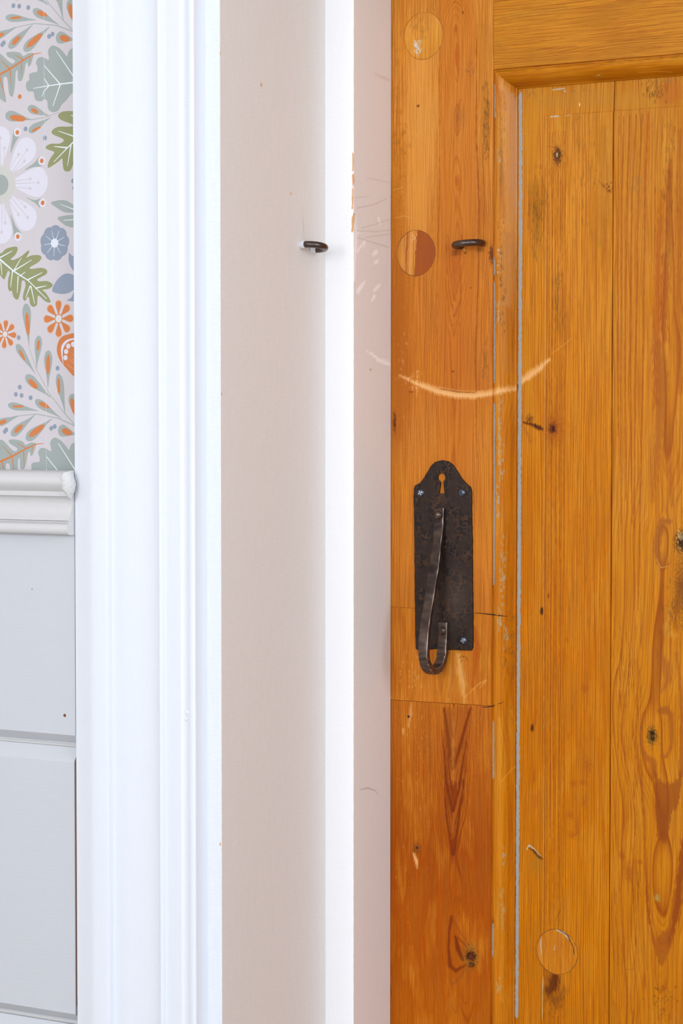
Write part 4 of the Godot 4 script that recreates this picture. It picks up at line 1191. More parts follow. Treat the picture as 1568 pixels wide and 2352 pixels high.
	s.stroke([177.6, 174.4, 0.7, 177.6, 281, 1, 177.1, 420.6, 1.6, 176.2, 560.9, 1.8, 175.1, 654.9, 2.2, 176.9, 725.5, 0.8, 177.6, 890.9, 0.7, 176.6, 1148.3, 0.8], c8(226, 160, 78), 0.55, 0.5, 0.8)
	s.stroke([177.4, 1100.4, 0.8, 177, 1124.3, 1, 176.6, 1148.3, 0.8], c8(190, 176, 150), 0.8, 0.4, 0.5)
	s.stroke([182.2, 173.8, 0.8, 187.2, 173.7, 1.8, 191.7, 174, 1], c8(196, 198, 196), 0.9, 0.4, 0.5)
	s.stroke([199.7, 173.6, 0.5, 204.7, 173.5, 1.2], c8(196, 190, 170), 0.7, 0.4, 0.5)
	s.stroke([182.5, 145.2, 0.8, 189.6, 144.8, 1.6, 197.6, 144.5, 0.8], c8(188, 190, 186), 0.85, 0.4, 0.5)
	s.blob(197.6, 147.7, 1.2, 1.2, c8(196, 196, 196), 0.8)
	s.blob(214.7, 163.1, 0.6, 2.0, c8(250, 226, 180), 0.9)
	s.specks(212.1, 147.8, 20, 3, 20, 0.8, c8(130, 100, 60), 0.5, 0.8)
	s.stroke([237.4, 244.3, 0.6, 240.8, 248.1, 1.4, 249.7, 256.8, 1.6], c8(140, 66, 20), 0.6, 0.8, 1.2)
	s.specks(248.7, 253.1, 5, 6, 16, 0.8, c8(90, 46, 18), 0.6, 1.2)
	for q in [[204.3, 733.6, 1.4, 2.2], [225.2, 784, 4, 3.6], [205.8, 836.9, 1.0, 2.2], [223.2, 885.9, 4, 2.2], [228.1, 868.1, 3.6, 7], [224.3, 906.9, 2, 5], [212.1, 888.2, 3, 3], [208.2, 922.4, 3.4, 3], [216.4, 934.9, 3, 8], [210.4, 943.9, 4, 3]]:
		s.blob(q[0], q[1], q[2], q[3], c8(166, 80, 18), 0.5, 0.7, 0.8)
	s.specks(216.8, 606.9, 30, 320, 120, 0.7, c8(150, 86, 22), 0.3, 5.0)
	gouge(s, [145.1, 458.6, 4, 150.2, 453.9, 6.5, 157.9, 449.3, 8, 168.1, 442.9, 7, 176.7, 436.4, 4.5, 181.8, 432.8, 2])
	s.stroke([184.8, 426.3, 0.5, 195.8, 419, 0.9, 206.9, 410.9, 0.4], c8(240, 176, 96), 0.5, 0.5, 0.6)
	s.stroke([144.1, 465.2, 1, 144.6, 459.5, 3], c8(50, 30, 16), 0.8, 0.6, 0.5)
	return s

func right_board_sheet() -> Sheet:
	var s := wood_sheet(252, 110, 124, 1110, Vector2i(440, 2048), {
		"seed": 67, "tones": [[154.7, c8(202, 134, 40)], [286, c8(206, 132, 34)], [513.7, c8(210, 132, 28)], [743.2, c8(210, 132, 18)], [974.4, c8(206, 126, 14)], [1138.3, c8(204, 124, 14)]], "early": c8(208, 132, 34), "late": c8(146, 66, 8), "s": 5.2, "far": 4.0, "warp": 3.0, "strong": 0.9, "stain": 0.3, "olive": c8(194, 122, 16),
		"xc": [62.5, 314.3, 287.2, 315.8, 513.6, 319.2, 624.4, 315.1, 830.2, 301.9, 926.1, 314.1, 1065.1, 313.1, 1135.6, 313.6],
		"h": [62.5, 16, 287.2, 9, 413.8, 3, 513.6, 9, 591, 14, 624.3, 6, 659.4, 10, 787.6, 8, 828.9, 3, 861.1, 5, 925.6, 10, 971.7, 5, 1073.4, 16, 1134.6, 19],
		"power": [62.5, 0.7, 468.2, 0.8, 787.6, 0.95],
		"knots": [332.3, 623.9, 16, 7, 300.9, 829.3, 12, 6]})
	var red := c8(176, 80, 18)
	var brown := c8(150, 78, 24)
	# upper part: bold straight lines at the joint, reddish bands to the right
	for q in [[260.1, 179.9, 0.9, 259.9, 330.4, 1.2, 261, 513.8, 0.9], [265.4, 179.4, 1.2, 263.6, 284.9, 1.5, 263.7, 467.9, 1.2, 265.4, 605.8, 0.8], [272.2, 178.9, 1.4, 269.4, 276, 1.6, 268.3, 422.1, 1.4, 270.2, 582.7, 1], [279.5, 178.5, 1.6, 275.2, 267.2, 1.8, 274, 403.9, 1.4, 277.2, 605.6, 1.2], [286.3, 178.1, 1.4, 281.9, 258.4, 1.6, 280.8, 394.9, 1.8, 279.6, 513.7, 1.4, 279.7, 697.6, 1], [293, 178.5, 1.2, 289.6, 249.8, 1.4, 288.7, 422.4, 1.8, 286.6, 559.5, 1.6, 284.5, 697.4, 1.2]]:
		s.stroke(q, c8(150, 68, 12), 0.5, 0.55, 0.6)
		var pale := []
		for n in range(0, q.size(), 3): pale += [q[n] + 2.2, q[n + 1], q[n + 2] * 1.4]
		s.stroke(pale, c8(226, 156, 62), 0.18, 0.9, 0.5)
	s.stroke([292.1, 176.7, 2, 289.6, 240.7, 4, 288.9, 295.1, 2], red, 0.35, 2.0, 1.6)
	s.stroke([307.9, 259.8, 2, 304.5, 313.8, 6, 304.8, 368.2, 8, 302.3, 422.6, 6, 303.6, 481.8, 5], red, 0.55, 2.2, 3.0)
	s.stroke([310.8, 327.6, 4, 313.3, 350.3, 9, 310.7, 386.5, 8, 311.8, 413.7, 5], c8(158, 70, 16), 0.5, 2.0, 3.0)
	s.stroke([327.6, 197.9, 3, 328.1, 278.8, 5, 327.1, 404.9, 6, 330.3, 468.3, 5], c8(166, 84, 20), 0.5, 2.2, 2.0)
	s.stroke([304.1, 413.6, 6, 309.2, 450, 14, 308.4, 486.3, 11, 306.7, 509.1, 8, 303, 541, 7, 300.4, 582.2, 3], c8(160, 84, 26), 0.5, 2.0, 3.0)
	s.stroke([314.4, 513.6, 4, 317.5, 550, 6, 321.6, 586.4, 4], c8(168, 88, 30), 0.5, 1.6, 2.0)
	# hooked mark
	s.stroke([319.8, 603.7, 3, 311.1, 603, 7, 307.8, 615.9, 8, 304.5, 633.3, 6, 307.5, 646.1, 6, 313.3, 651.4, 5, 318.1, 647.6, 2], c8(164, 92, 34), 0.75, 1.0, 1.8)
	s.stroke([304.6, 643.4, 0.5, 309.5, 652.4, 1, 318.1, 650.3, 0.6], c8(228, 170, 84), 0.7, 0.5)
	# knot at the right
	s.blob(332.8, 623.9, 6.5, 9, c8(60, 40, 22), 0.9, 0.4, 0.7)
	s.specks(332.3, 621.6, 6, 10, 40, 1.0, c8(210, 196, 150), 0.7, 1.2)
	s.specks(332.4, 627.1, 5, 8, 30, 0.9, c8(34, 26, 18), 0.9, 1.2)
	s.blob(333.1, 668.1, 6, 26, c8(110, 62, 28), 0.55, 0.8, 1.0)
	s.stroke([330.7, 668.1, 8, 328.9, 686.5, 6, 325.2, 704.9, 3], c8(120, 66, 28), 0.45, 3.0, 2.5)
	s.specks(328, 688.8, 10, 26, 40, 0.7, c8(100, 60, 28), 0.35, 4.0)
	s.specks(320.4, 702.8, 12, 30, 40, 0.8, c8(120, 66, 24), 0.35, 4.0)
	s.stroke([318.4, 696, 2, 315.7, 719, 5, 326.3, 723.1, 4], c8(226, 168, 80), 0.45, 2.0, 3.0)
	# lower knot inside its ring
	s.stroke([308.1, 742.3, 6, 315, 755.7, 12, 318.9, 769.3, 8, 311.3, 781.7, 3], c8(168, 90, 30), 0.55, 1.4, 2.0)
	s.stroke([327.4, 741.3, 2, 331.4, 768.6, 3, 333.6, 805, 4, 334, 869.2, 5], c8(160, 84, 26), 0.6, 1.0, 1.4)
	s.stroke([309.5, 803.8, 6, 316.2, 801.6, 9, 321.6, 805.8, 5, 323.1, 824.1, 3.4, 322.3, 839.8, 3, 317.5, 851.1, 2.6, 310.8, 850.7, 1.6], c8(164, 88, 28), 0.75, 0.8, 1.2)
	s.stroke([291.1, 807.8, 2, 288.2, 826.5, 3, 289.3, 840.3, 2, 294.3, 852.9, 5, 302.1, 857.8, 8, 304.1, 871.5, 6], c8(170, 90, 26), 0.75, 0.9, 1.4)
	s.stroke([284.2, 808.2, 1, 282.4, 831.5, 1.6, 284.5, 854.5, 2.6, 289.6, 881.9, 3, 292.8, 928, 2.4, 295, 974.2, 2.6, 298.2, 1020.3, 2.4, 304.3, 1052.2, 2], c8(160, 80, 22), 0.65, 0.7, 1.2)
	s.blob(300.9, 830.2, 4.4, 7.6, c8(84, 62, 26), 0.9, 0.35, 0.6)
	s.blob(301.4, 827, 2.2, 2.6, c8(40, 26, 14), 0.95, 0.35, 0.5)
	s.blob(301.4, 833, 2.0, 2.2, c8(46, 34, 18), 0.9, 0.35, 0.5)
	s.specks(300, 836.7, 12, 14, 24, 0.7, c8(120, 80, 28), 0.5, 1.6)
	# dark tongue below it
	s.poly([302.1, 858.8, 308, 875.8, 316.8, 879.7, 330.2, 874.1, 333, 860.1, 334.1, 878.3, 329.4, 904.5, 323.7, 907.7, 321.8, 918, 318.1, 941.4, 314.3, 942.7, 307.4, 934.1, 305.3, 908.4, 306.2, 889.8], c8(150, 74, 20), 0.66, 0.9)
	s.stroke([305.1, 880.7, 3, 307.2, 908.2, 6, 312.3, 935.5, 6], c8(140, 66, 20), 0.5, 1.6, 2.5)
	# long vee at the bottom
	s.stroke([336.4, 937.9, 4, 332.8, 979.6, 8, 329.2, 1012.3, 9, 325.5, 1031.2, 6, 320.8, 1050.2, 4], c8(140, 60, 16), 0.75, 1.4, 2.4)
	s.poly([299.2, 1024.9, 306.2, 1047.3, 312.9, 1037.2, 324.5, 1031.3, 321.8, 1054.8, 314.1, 1075.1, 311.2, 1072.7, 305.3, 1056.7], c8(160, 82, 24), 0.66, 0.9)
	s.stroke([295, 969.6, 1, 296.1, 1002, 2.4, 299.2, 1029.5, 3], c8(150, 72, 18), 0.6, 0.8, 1.0)
	# short dashes of late wood
	for i in 170:
		var x := s.rng.randf_range(256, 290)
		var y := s.rng.randf_range(700, 1200)
		var l := s.rng.randf_range(8, 34)
		s.stroke([x, y, 0.3, x + l * 0.03, y + l * 0.5, s.rng.randf_range(0.5, 1.0), x + l * 0.05, y + l, 0.3], c8(140, 70, 18), s.rng.randf_range(0.3, 0.7), 0.3, 0.3)
	for q in [[267.4, 960.2, 2.4, 4], [288.1, 965.1, 2.4, 1.6], [275.4, 978, 3, 8], [293.8, 1093, 1.6, 7]]:
		s.blob(q[0], q[1], q[2], q[3], c8(160, 78, 20), 0.6, 0.6, 0.7)
	s.blob(307.8, 1001.6, 3, 3.4, c8(186, 160, 96), 0.7, 0.6, 0.6)
	s.specks(313.4, 1111.5, 22, 20, 60, 0.9, c8(110, 66, 26), 0.45, 1.2)
	s.stroke([274, 1081.9, 0.4, 282.9, 1080.8, 0.5, 283.8, 1063.9, 0.4, 279.3, 971.1, 0.4], c8(120, 66, 22), 0.5, 0.4)
	# top margin
	s.stroke([259, 162.6, 16, 297.7, 162.2, 22, 330.2, 162.3, 20], c8(200, 138, 44), 0.4, 4.0, 3.0, true)
	s.blob(315.9, 158.5, 15, 12, c8(186, 96, 28), 0.5, 0.25, 0.3)
	s.specks(297.7, 155.4, 14, 12, 60, 0.8, c8(110, 72, 32), 0.5, 2.5)
	s.specks(316.8, 145.6, 26, 3, 50, 0.8, c8(130, 110, 76), 0.5, 0.7)
	s.specks(315.1, 260.1, 14, 80, 70, 0.8, c8(120, 76, 26), 0.4, 4.0)
	s.specks(279, 249.2, 10, 30, 40, 0.8, c8(150, 120, 70), 0.4, 2.5)
	return s

func plug_sheet(n: int) -> Sheet:
	var e: Color = [c8(222, 152, 60), c8(204, 134, 66), c8(202, 120, 18)][n]
	var s := wood_sheet(0, 0, 48, 56, Vector2i(192, 224), {
		"seed": 71 + n, "early": e, "late": c8(170, 92, 32), "s": 5.0, "far": 5.0, "warp": 2.0, "strong": 0.4, "stain": 0.5, "olive": c8(200, 132, 50),
		"xc": [0, -20, 56, -18], "h": [0, 0]})
	if n == 0:
		s.specks(20, 18, 12, 14, 40, 1.6, c8(178, 118, 46), 0.4, 1.2)
		s.specks(17, 41, 5, 8, 34, 1.1, c8(206, 206, 204), 0.75, 1.6)
	elif n == 1:
		s.poly([26, -2, 25, 12, 23.5, 30, 21.5, 58, 50, 58, 50, -2], c8(146, 64, 26), 0.72, 0.8)
		s.stroke([14, 4, 1.2, 12.5, 26, 1.6, 11.5, 50, 1.2], c8(150, 74, 28), 0.8, 0.5, 0.6)
		s.stroke([19, 4, 3, 18, 26, 4.5, 17, 52, 3], c8(226, 160, 84), 0.6, 1.0, 0.8)
		s.stroke([20, 8, 1, 23, 12, 3, 20, 14, 1], c8(236, 186, 130), 0.5, 0.8, 0.6)
	else:
		for q in [[10, 18], [21, 20], [28, 14]]:
			s.stroke([q[0], q[1] - 6, 0.6, q[0] + 1.2, q[1] + 4, 2.2, q[0] - 0.4, q[1] + 14, 0.8], c8(184, 108, 36), 0.7, 0.6, 0.8)
		s.stroke([5.5, 12, 1, 5, 24, 1.4, 5.8, 34, 0.8], c8(196, 190, 180), 0.8, 0.4, 0.6)
		s.stroke([22, 20, 0.5, 21, 26, 1.2], c8(200, 196, 188), 0.7, 0.4)
		s.stroke([24, 4, 1.4, 32, 6, 2.2, 38, 12, 1.6], c8(206, 206, 200), 0.85, 0.5, 0.8)
		s.stroke([26, 3.5, 0.6, 36, 8, 1.0, 43, 20, 0.9, 44, 28, 0.4], c8(50, 40, 30), 0.8, 0.4, 0.6)
	return s

func round_plug(parent: Node, c: Vector3, rx: float, ry: float, n: int, label: String) -> void:
	var s := plug_sheet(n)
	var m := Mb.new()
	var rings := []
	for q in [Vector2(1.0, -0.004), Vector2(1.0, 0.0001), Vector2(0.985, 0.0004), Vector2(0.94, 0.00055), Vector2(0.5, 0.0006), Vector2(0.03, 0.0006)]:
		var ring := PackedVector3Array()
		for k in 40:
			var an := TAU * k / 40
			ring.append(c + Vector3(cos(an) * rx * q.x, sin(an) * ry * q.x, q.y))
		rings.append(ring)
	m.loft(rings)
	var mat := sheeted(s, 0.42)
	obj("plug", m, mat, parent, func(p: Vector3) -> Vector2: return Vector2(0.5 + (p.x - c.x) / 0.048, 0.5 - (p.y - c.y) / 0.056), label)
	# the dark seam round it
	var seam := Mb.new()
	rings = []
	for q in [Vector2(1.0, -0.001), Vector2(1.0, 0.00025), Vector2(1.022, 0.00025), Vector2(1.022, -0.001)]:
		var ring := PackedVector3Array()
		for k in 40:
			var an := TAU * k / 40
			var f: float = q.x if q.x < 1.01 else 1.0 + 0.014 + 0.009 * sin(an * 3.0 + n) 
			ring.append(c + Vector3(cos(an) * rx * f, sin(an) * ry * f, q.y))
		rings.append(ring)
	rings.append(rings[0])
	seam.loft(rings, true, false)
	obj("plug_seam", seam, paint([c8(158, 96, 36), c8(120, 70, 28), c8(112, 66, 28)][n], 0.8), parent)

# strip of old paint with uneven edges lying in a groove; f holds [across, down] pairs
func paint_strip(parent: Node, f: Array, z: float, w: float, seed_: int) -> void:
	var nz := FastNoiseLite.new()
	nz.seed = seed_
	nz.frequency = 1.0
	var m := Mb.new()
	var rings := []
	for n in range(0, f.size() - 2, 2):
		var len_: float = f[n + 3] - f[n + 1]
		var cnt := maxi(3, int(len_ / 3.0))
		for i in range(0 if n == 0 else 1, cnt + 1):
			var t := float(i) / cnt
			var x := lerpf(f[n], f[n + 2], t)
			var y := lerpf(f[n + 1], f[n + 3], t)
			var end := 1.0
			if (n == 0 and i == 0) or (n == f.size() - 4 and i == cnt): end = 0.25
			var l := x - w * 0.5 * end * (1.0 + nz.get_noise_2d(y * 0.21, 3.0) * 0.5)
			var r := x + w * 0.5 * end * (1.0 + nz.get_noise_2d(y * 0.21, 40.0) * 0.6)
			var h := 0.5 + nz.get_noise_2d(y * 0.3, 80.0) * 0.3
			rings.append(PackedVector3Array([dw(l, y, z - 0.4), dw(l, y, z + h * 0.6), dw((l + r) * 0.5, y, z + h), dw(r, y, z + h * 0.6), dw(r, y, z - 0.4)]))
	m.loft(rings)
	obj("paint_residue", m, residue, parent, null, "bluish grey remains of old paint in the groove", 60.0)

func bead_profile() -> Array:      # [inwards from the stile, in front of its face]
	return [[0.0, -30.0], [0.0, 0.0], [0.3, -1.2], [0.5, -2.4], [2.4, -2.4], [2.7, -0.9], [3.2, 0.0], [4.4, 0.5], [6.5, 0.6], [9.0, -0.2], [11.5, -2.2], [13.8, -5.2], [15.6, -8.6], [17.0, -12.2], [18.0, -15.6], [18.6, -17.6], [19.4, -18.4], [19.6, -19.3], [18.6, -19.8], [18.4, -30.0]]

func board(parent: Node, xs: Array, ys: Array, zf: Callable, s: Sheet, mat: Material, label := "") -> void:
	# a panel board as a height field with a back and sides
	var m := Mb.new()
	var nx := xs.size()
	for i in ys.size() - 1:
		for k in nx - 1:
			m.quad(dw(xs[k], ys[i], zf.call(xs[k], ys[i])), dw(xs[k + 1], ys[i], zf.call(xs[k + 1], ys[i])), dw(xs[k + 1], ys[i + 1], zf.call(xs[k + 1], ys[i + 1])), dw(xs[k], ys[i + 1], zf.call(xs[k], ys[i + 1])))
	var rim := PackedVector3Array()
	for k in nx: rim.append(dw(xs[k], ys[0], zf.call(xs[k], ys[0])))
	for i in range(1, ys.size()): rim.append(dw(xs[nx - 1], ys[i], zf.call(xs[nx - 1], ys[i])))
	for k in range(nx - 2, -1, -1): rim.append(dw(xs[k], ys[ys.size() - 1], zf.call(xs[k], ys[ys.size() - 1])))
	for i in range(ys.size() - 2, 0, -1): rim.append(dw(xs[0], ys[i], zf.call(xs[0], ys[i])))
	var back := PackedVector3Array()
	for q in rim: back.append(Vector3(q.x, q.y, DOOR_Z - 0.03))
	for k in rim.size():
		var l := (k + 1) % rim.size()
		m.quad(rim[l], rim[k], back[k], back[l])
	var a := back[0]
	for k in range(1, back.size() - 1):
		m.tri(a, back[k + 1], back[k])
	obj("panel_board", m, mat, parent, on(s), label, 20.0)

func door() -> void:
	var d := thing("door_1", Vector3(-0.725, 0.03, -0.3165))
	tag(d, "old waxed pine panel door with black iron handle, set deep in the doorway", "door", "structure")
	var gloss := 0.4
	# stile, one plank with a shallow let-in recess where it was mended
	var s := stile_sheet()
	var m := Mb.new()
	var cut0 := [1.3, 704.4, 122.6, 708.4]
	var cut1 := [1.4, 808.8, 122.9, 807.9]
	var rings := []
	for e in [-14.0, 122.4, 123.4]:
		var drop_ := 0.0 if e < 123.0 else -1.0
		var y0: float = lerpf(cut0[1], cut0[3], (e - cut0[0]) / (cut0[2] - cut0[0]))
		var y1: float = lerpf(cut1[1], cut1[3], (e - cut1[0]) / (cut1[2] - cut1[0]))
		rings.append(PackedVector3Array([dw(e, 1670, -34), dw(e, 1670, drop_), dw(e, y1, drop_), dw(e, y1, -5), dw(e, y0, -5), dw(e, y0, drop_), dw(e, -80, drop_), dw(e, -80, -34)]))
	m.loft(rings)
	obj("stile", m, sheeted(s, gloss), d, on(s), "honey pine stile with flame grain and a knot")
	var ps := patch_sheet()
	m = Mb.new()
	rings = []
	for e in [-14.0, 122.6, 123.4]:
		var y0: float = lerpf(cut0[1], cut0[3], (e - cut0[0]) / (cut0[2] - cut0[0])) + 0.25
		var y1: float = lerpf(cut1[1], cut1[3], (e - cut1[0]) / (cut1[2] - cut1[0])) - 0.3
		var z := -0.1 if e < 123.0 else -1.1
		rings.append(PackedVector3Array([dw(e, y1, -5), dw(e, y1, z - 0.3), dw(e, y1 - 0.4, z), dw(e, y0 + 0.4, z), dw(e, y0, z - 0.3), dw(e, y0, -5)]))
	m.loft(rings)
	obj("repair_patch", m, sheeted(ps, gloss), d, on(ps), "let-in piece of pine with a rubbed pale streak")
	# rails and the far stile
	var rs := rail_sheet()
	m = Mb.new()
	m.loft([PackedVector3Array([dw(123.7, 121.6, -34), dw(123.7, 121.6, 0), dw(123.7, -80, 0), dw(123.7, -80, -34)]), PackedVector3Array([dw(680, 121.6, -34), dw(680, 121.6, 0), dw(680, -80, 0), dw(680, -80, -34)])])
	obj("rail", m, sheeted(rs, gloss), d, on(rs), "top rail with level grain")
	m = Mb.new()
	m.loft([PackedVector3Array([dw(123.7, 1670, -34), dw(123.7, 1670, 0), dw(123.7, 1460, 0), dw(123.7, 1460, -34)]), PackedVector3Array([dw(680, 1670, -34), dw(680, 1670, 0), dw(680, 1460, 0), dw(680, 1460, -34)])])
	obj("rail", m, sheeted(rs, gloss), d, on(rs))
	var fsx := wood_sheet(680, -80, 116, 1750, Vector2i(256, 1024), {
		"seed": 91, "early": c8(206, 126, 42), "late": c8(146, 66, 12), "s": 3.6, "far": 2.4, "warp": 2.4, "strong": 0.7,
		"xc": [-80, 730, 1670, 742], "h": [-80, 6, 500, 12, 1000, 3, 1670, 10]})
	obj("stile", bx(dw(680.3, 1670, -34), dw(794, -80, 0), 0.0008), sheeted(fsx, gloss), d, on(fsx))
	# moulding round the panel, mitred
	var bp := bead_profile()
	var x0 := 123.4
	var x1 := 680.3
	var yt := 121.6
	var yb := 1460.0
	var bs := bead_sheet(false)
	var fs := bead_sheet(true)
	for side in 4:
		m = Mb.new()
		var ends := [PackedVector3Array(), PackedVector3Array()]
		for q in bp:
			var o: float = q[0]
			match side:
				0: ends[0].append(dw(x0 + o, yb - o, q[1])); ends[1].append(dw(x0 + o, yt + o, q[1]))
				1: ends[0].append(dw(x0 + o, yt + o, q[1])); ends[1].append(dw(x1 - o, yt + o, q[1]))
				2: ends[0].append(dw(x1 - o, yb - o, q[1])); ends[1].append(dw(x1 - o, yt + o, q[1]))
				3: ends[0].append(dw(x0 + o, yb - o, q[1])); ends[1].append(dw(x1 - o, yb - o, q[1]))
		m.loft(ends)
		var sh := bs if side % 2 == 0 else fs
		obj("moulding", m, sheeted(sh, 0.38), d, on(sh), ["upright moulding, rubbed and flecked with grey paint", "level moulding under the top rail", "", ""][side], 32.0)
	# raised and fielded panel of upright boards
	var fx0 := 175.2
	var fx1 := 628.0
	var fy0 := 172.6
	var fy1 := 1410.0
	var height := func(x: float, y: float) -> float:
		var t := minf(minf((x - 143.0) / (fx0 - 143.0), (fx1 + 32.0 - x) / 32.0), minf((y - 140.0) / (fy0 - 140.0), (fy1 + 32.0 - y) / 32.0))
		if t >= 1.0 and x >= fx0 and y >= fy0:
			return -17.8 if x > fx0 + 0.5 and y > fy0 + 0.4 else -18.3
		return lerpf(-21.0, -19.2, clampf(t, 0.0, 1.0))
	var ys := [130.0, 140.0, 156.0, fy0 - 0.1, fy0 + 0.1, fy0 + 0.6, 600.0, 1000.0, fy1 - 0.2, fy1, 1430.0, 1455.0]
	var lb := left_board_sheet()
	var rb := right_board_sheet()
	var lm := sheeted(lb, gloss)
	var rm := sheeted(rb, gloss)
	var pb := wood_sheet(376, 110, 300, 1350, Vector2i(512, 1024), {
		"seed": 88, "early": c8(210, 126, 22), "late": c8(146, 66, 8), "s": 4.4, "far": 3.4, "warp": 4.0, "strong": 0.6,
		"xc": [110, 470, 700, 520, 1460, 480], "h": [110, 10, 500, 4, 900, 12, 1460, 5]})
	var pbm := sheeted(pb, gloss)
	board(d, [136.0, 143.0, 160.0, fx0 - 0.1, fx0 + 0.1, fx0 + 0.7, 210.0, 252.9, 253.4], ys, func(x: float, y: float) -> float: return height.call(x, y) - (0.5 if x > 253.0 else 0.0), lb, lm, "panel board with fine close grain")
	board(d, [254.2, 254.7, 300.0, 375.4, 375.9], ys, func(x: float, y: float) -> float: return height.call(x, y) - (0.5 if x < 254.4 or x > 375.6 else 0.0), rb, rm, "panel board with bold grain and knots")
	board(d, [376.7, 377.2, 440.0, 500.0, 500.5], ys, func(x: float, y: float) -> float: return height.call(x, y) - (0.5 if x < 377.0 or x > 500.2 else 0.0), pb, pbm)
	board(d, [501.3, 501.8, 580.0, fx1 - 0.1, fx1 + 0.1, 650.0, 665.0], ys, func(x: float, y: float) -> float: return height.call(x, y) - (0.5 if x < 501.5 else 0.0), pb, pbm)
	# old paint left in the grooves
	paint_strip(d, [145.7, 144.4, 146.3, 232.9, 146.4, 457.7, 146.1, 655.8, 145.6, 893.5, 145, 1152.5], -20.6, 3.9, 5)
	for f in [[123.6, 136.9, 124.2, 173.2], [124.2, 322.1, 124.3, 341.7], [124, 348.2, 124.1, 457.8], [124.4, 478.9, 124.5, 575.2, 124.3, 676.6], [124.2, 823.5, 124.4, 887.7], [124.9, 1045.1, 125, 1083.4]]:
		paint_strip(d, f, -2.3, 2.3, int(f[1]))
	# wooden plugs
	round_plug(d, dw(39.2, 78.8, 0), 0.0237, 0.0254, 0, "round pine plug flecked with white at the top of the stile")
	round_plug(d, dw(30.5, 314.4, 0), 0.0232, 0.0250, 1, "round plug, half of it reddish brown")
	round_plug(d, dw(193.7, 1072.7, -17.8), 0.0236, 0.0246, 2, "round plug with a broken dark seam in the panel")
	# nail holes and splits
	for q in [[22.1, 825.9, 1.5], [33.1, 971.2, 1.5], [16, 312.4, 1.3]]:
		var h := Mb.new()
		h.dome(dw(q[0], q[1], 0.0 if q[1] > 600 or true else 0.0), Vector3(0, 0, 1), q[2] * 0.001, 0.00025, 0.12)
		obj("nail", h, paint(c8(40, 26, 18), 0.7), d, null, "dark nail")
	for f in [[102.8, 706.9, 0.5, 122.6, 707.9, 1.3, 128.8, 708.6, 1.6, 143.2, 709.4, 0.3], [110.4, 809.7, 0.3, 117.7, 809.2, 1.2, 123.9, 807.9, 1.2, 138.4, 802.2, 0.3]]:
		var h := Mb.new()
		var rr := []
		var path := PackedVector3Array()
		for n in range(0, f.size(), 3):
			path.append(dw(f[n], f[n + 1], 0.1))
			rr.append(f[n + 2] * 0.0004)
		h.tube(path, rr, 6)
		obj("split", h, paint(c8(48, 28, 14), 0.9), d, null, "short dark split at the end of the patch")
	screw_eye(d, dw(98, 308, 0), Vector3(0, 0, 1), Vector3(1, 0.07, 0).normalized(), 0.0150, 0.008, false)
	handle(d)

func hammered_sheet(raw: Array) -> Array:
	var lo := Vector2(1e6, 1e6)
	var hi := -lo
	for i in range(0, raw.size(), 2):
		lo = lo.min(Vector2(raw[i], raw[i + 1])); hi = hi.max(Vector2(raw[i], raw[i + 1]))
	var px := Vector2i(320, 960)
	var s := Sheet.new(lo - Vector2(1, 1), hi - lo + Vector2(2, 2), px)
	var b := Sheet.new(s.o, s.size, px)
	var cell := FastNoiseLite.new()
	cell.noise_type = FastNoiseLite.TYPE_CELLULAR
	cell.cellular_return_type = FastNoiseLite.RETURN_DISTANCE2_SUB
	cell.fractal_type = FastNoiseLite.FRACTAL_NONE
	cell.frequency = 0.10
	cell.cellular_jitter = 0.9
	cell.seed = 5
	for y in px.y:
		for x in px.x:
			var v := Vector2((x + 0.5) / s.k.x, (y + 0.5) / s.k.y) + s.o
			var w := v + Vector2(s.nz.get_noise_2d(v.x * 0.12, v.y * 0.12), s.nz.get_noise_2d(v.x * 0.12 + 40.0, v.y * 0.12)) * 3.0
			var e := 1.0 + cell.get_noise_2d(w.x, w.y)          # nought on the ridges between hammer marks
			var ridge := clampf(1.0 - e / 0.32, 0.0, 1.0)
			var big := s.nz.get_noise_2d(v.x * 0.045 + 9.0, v.y * 0.03)
			var fine := s.nz.get_noise_2d(v.x * 0.9, v.y * 0.9)
			var col := c8(50, 38, 32).lerp(c8(38, 31, 29), clampf(big * 1.5 + 0.5, 0.0, 1.0))
			col = col.lerp(c8(98, 64, 40), ridge * (0.42 + 0.4 * big))
			var worn := clampf(1.0 - Vector2((v.x - lo.x - 52.0) / 22.0, (v.y - lo.y - 150.0) / 42.0).length(), 0.0, 1.0)
			col = col.lerp(c8(100, 82, 70), worn * 0.6)
			col = col * (1.0 + fine * 0.10)
			s.im.set_pixel(x, y, col)
			var hgt := clampf(0.5 + (1.0 - minf(e, 0.8) / 0.8) * 0.45 + fine * 0.04, 0.0, 1.0)
			b.im.set_pixel(x, y, Color(hgt, hgt, hgt))
	return [s, b]

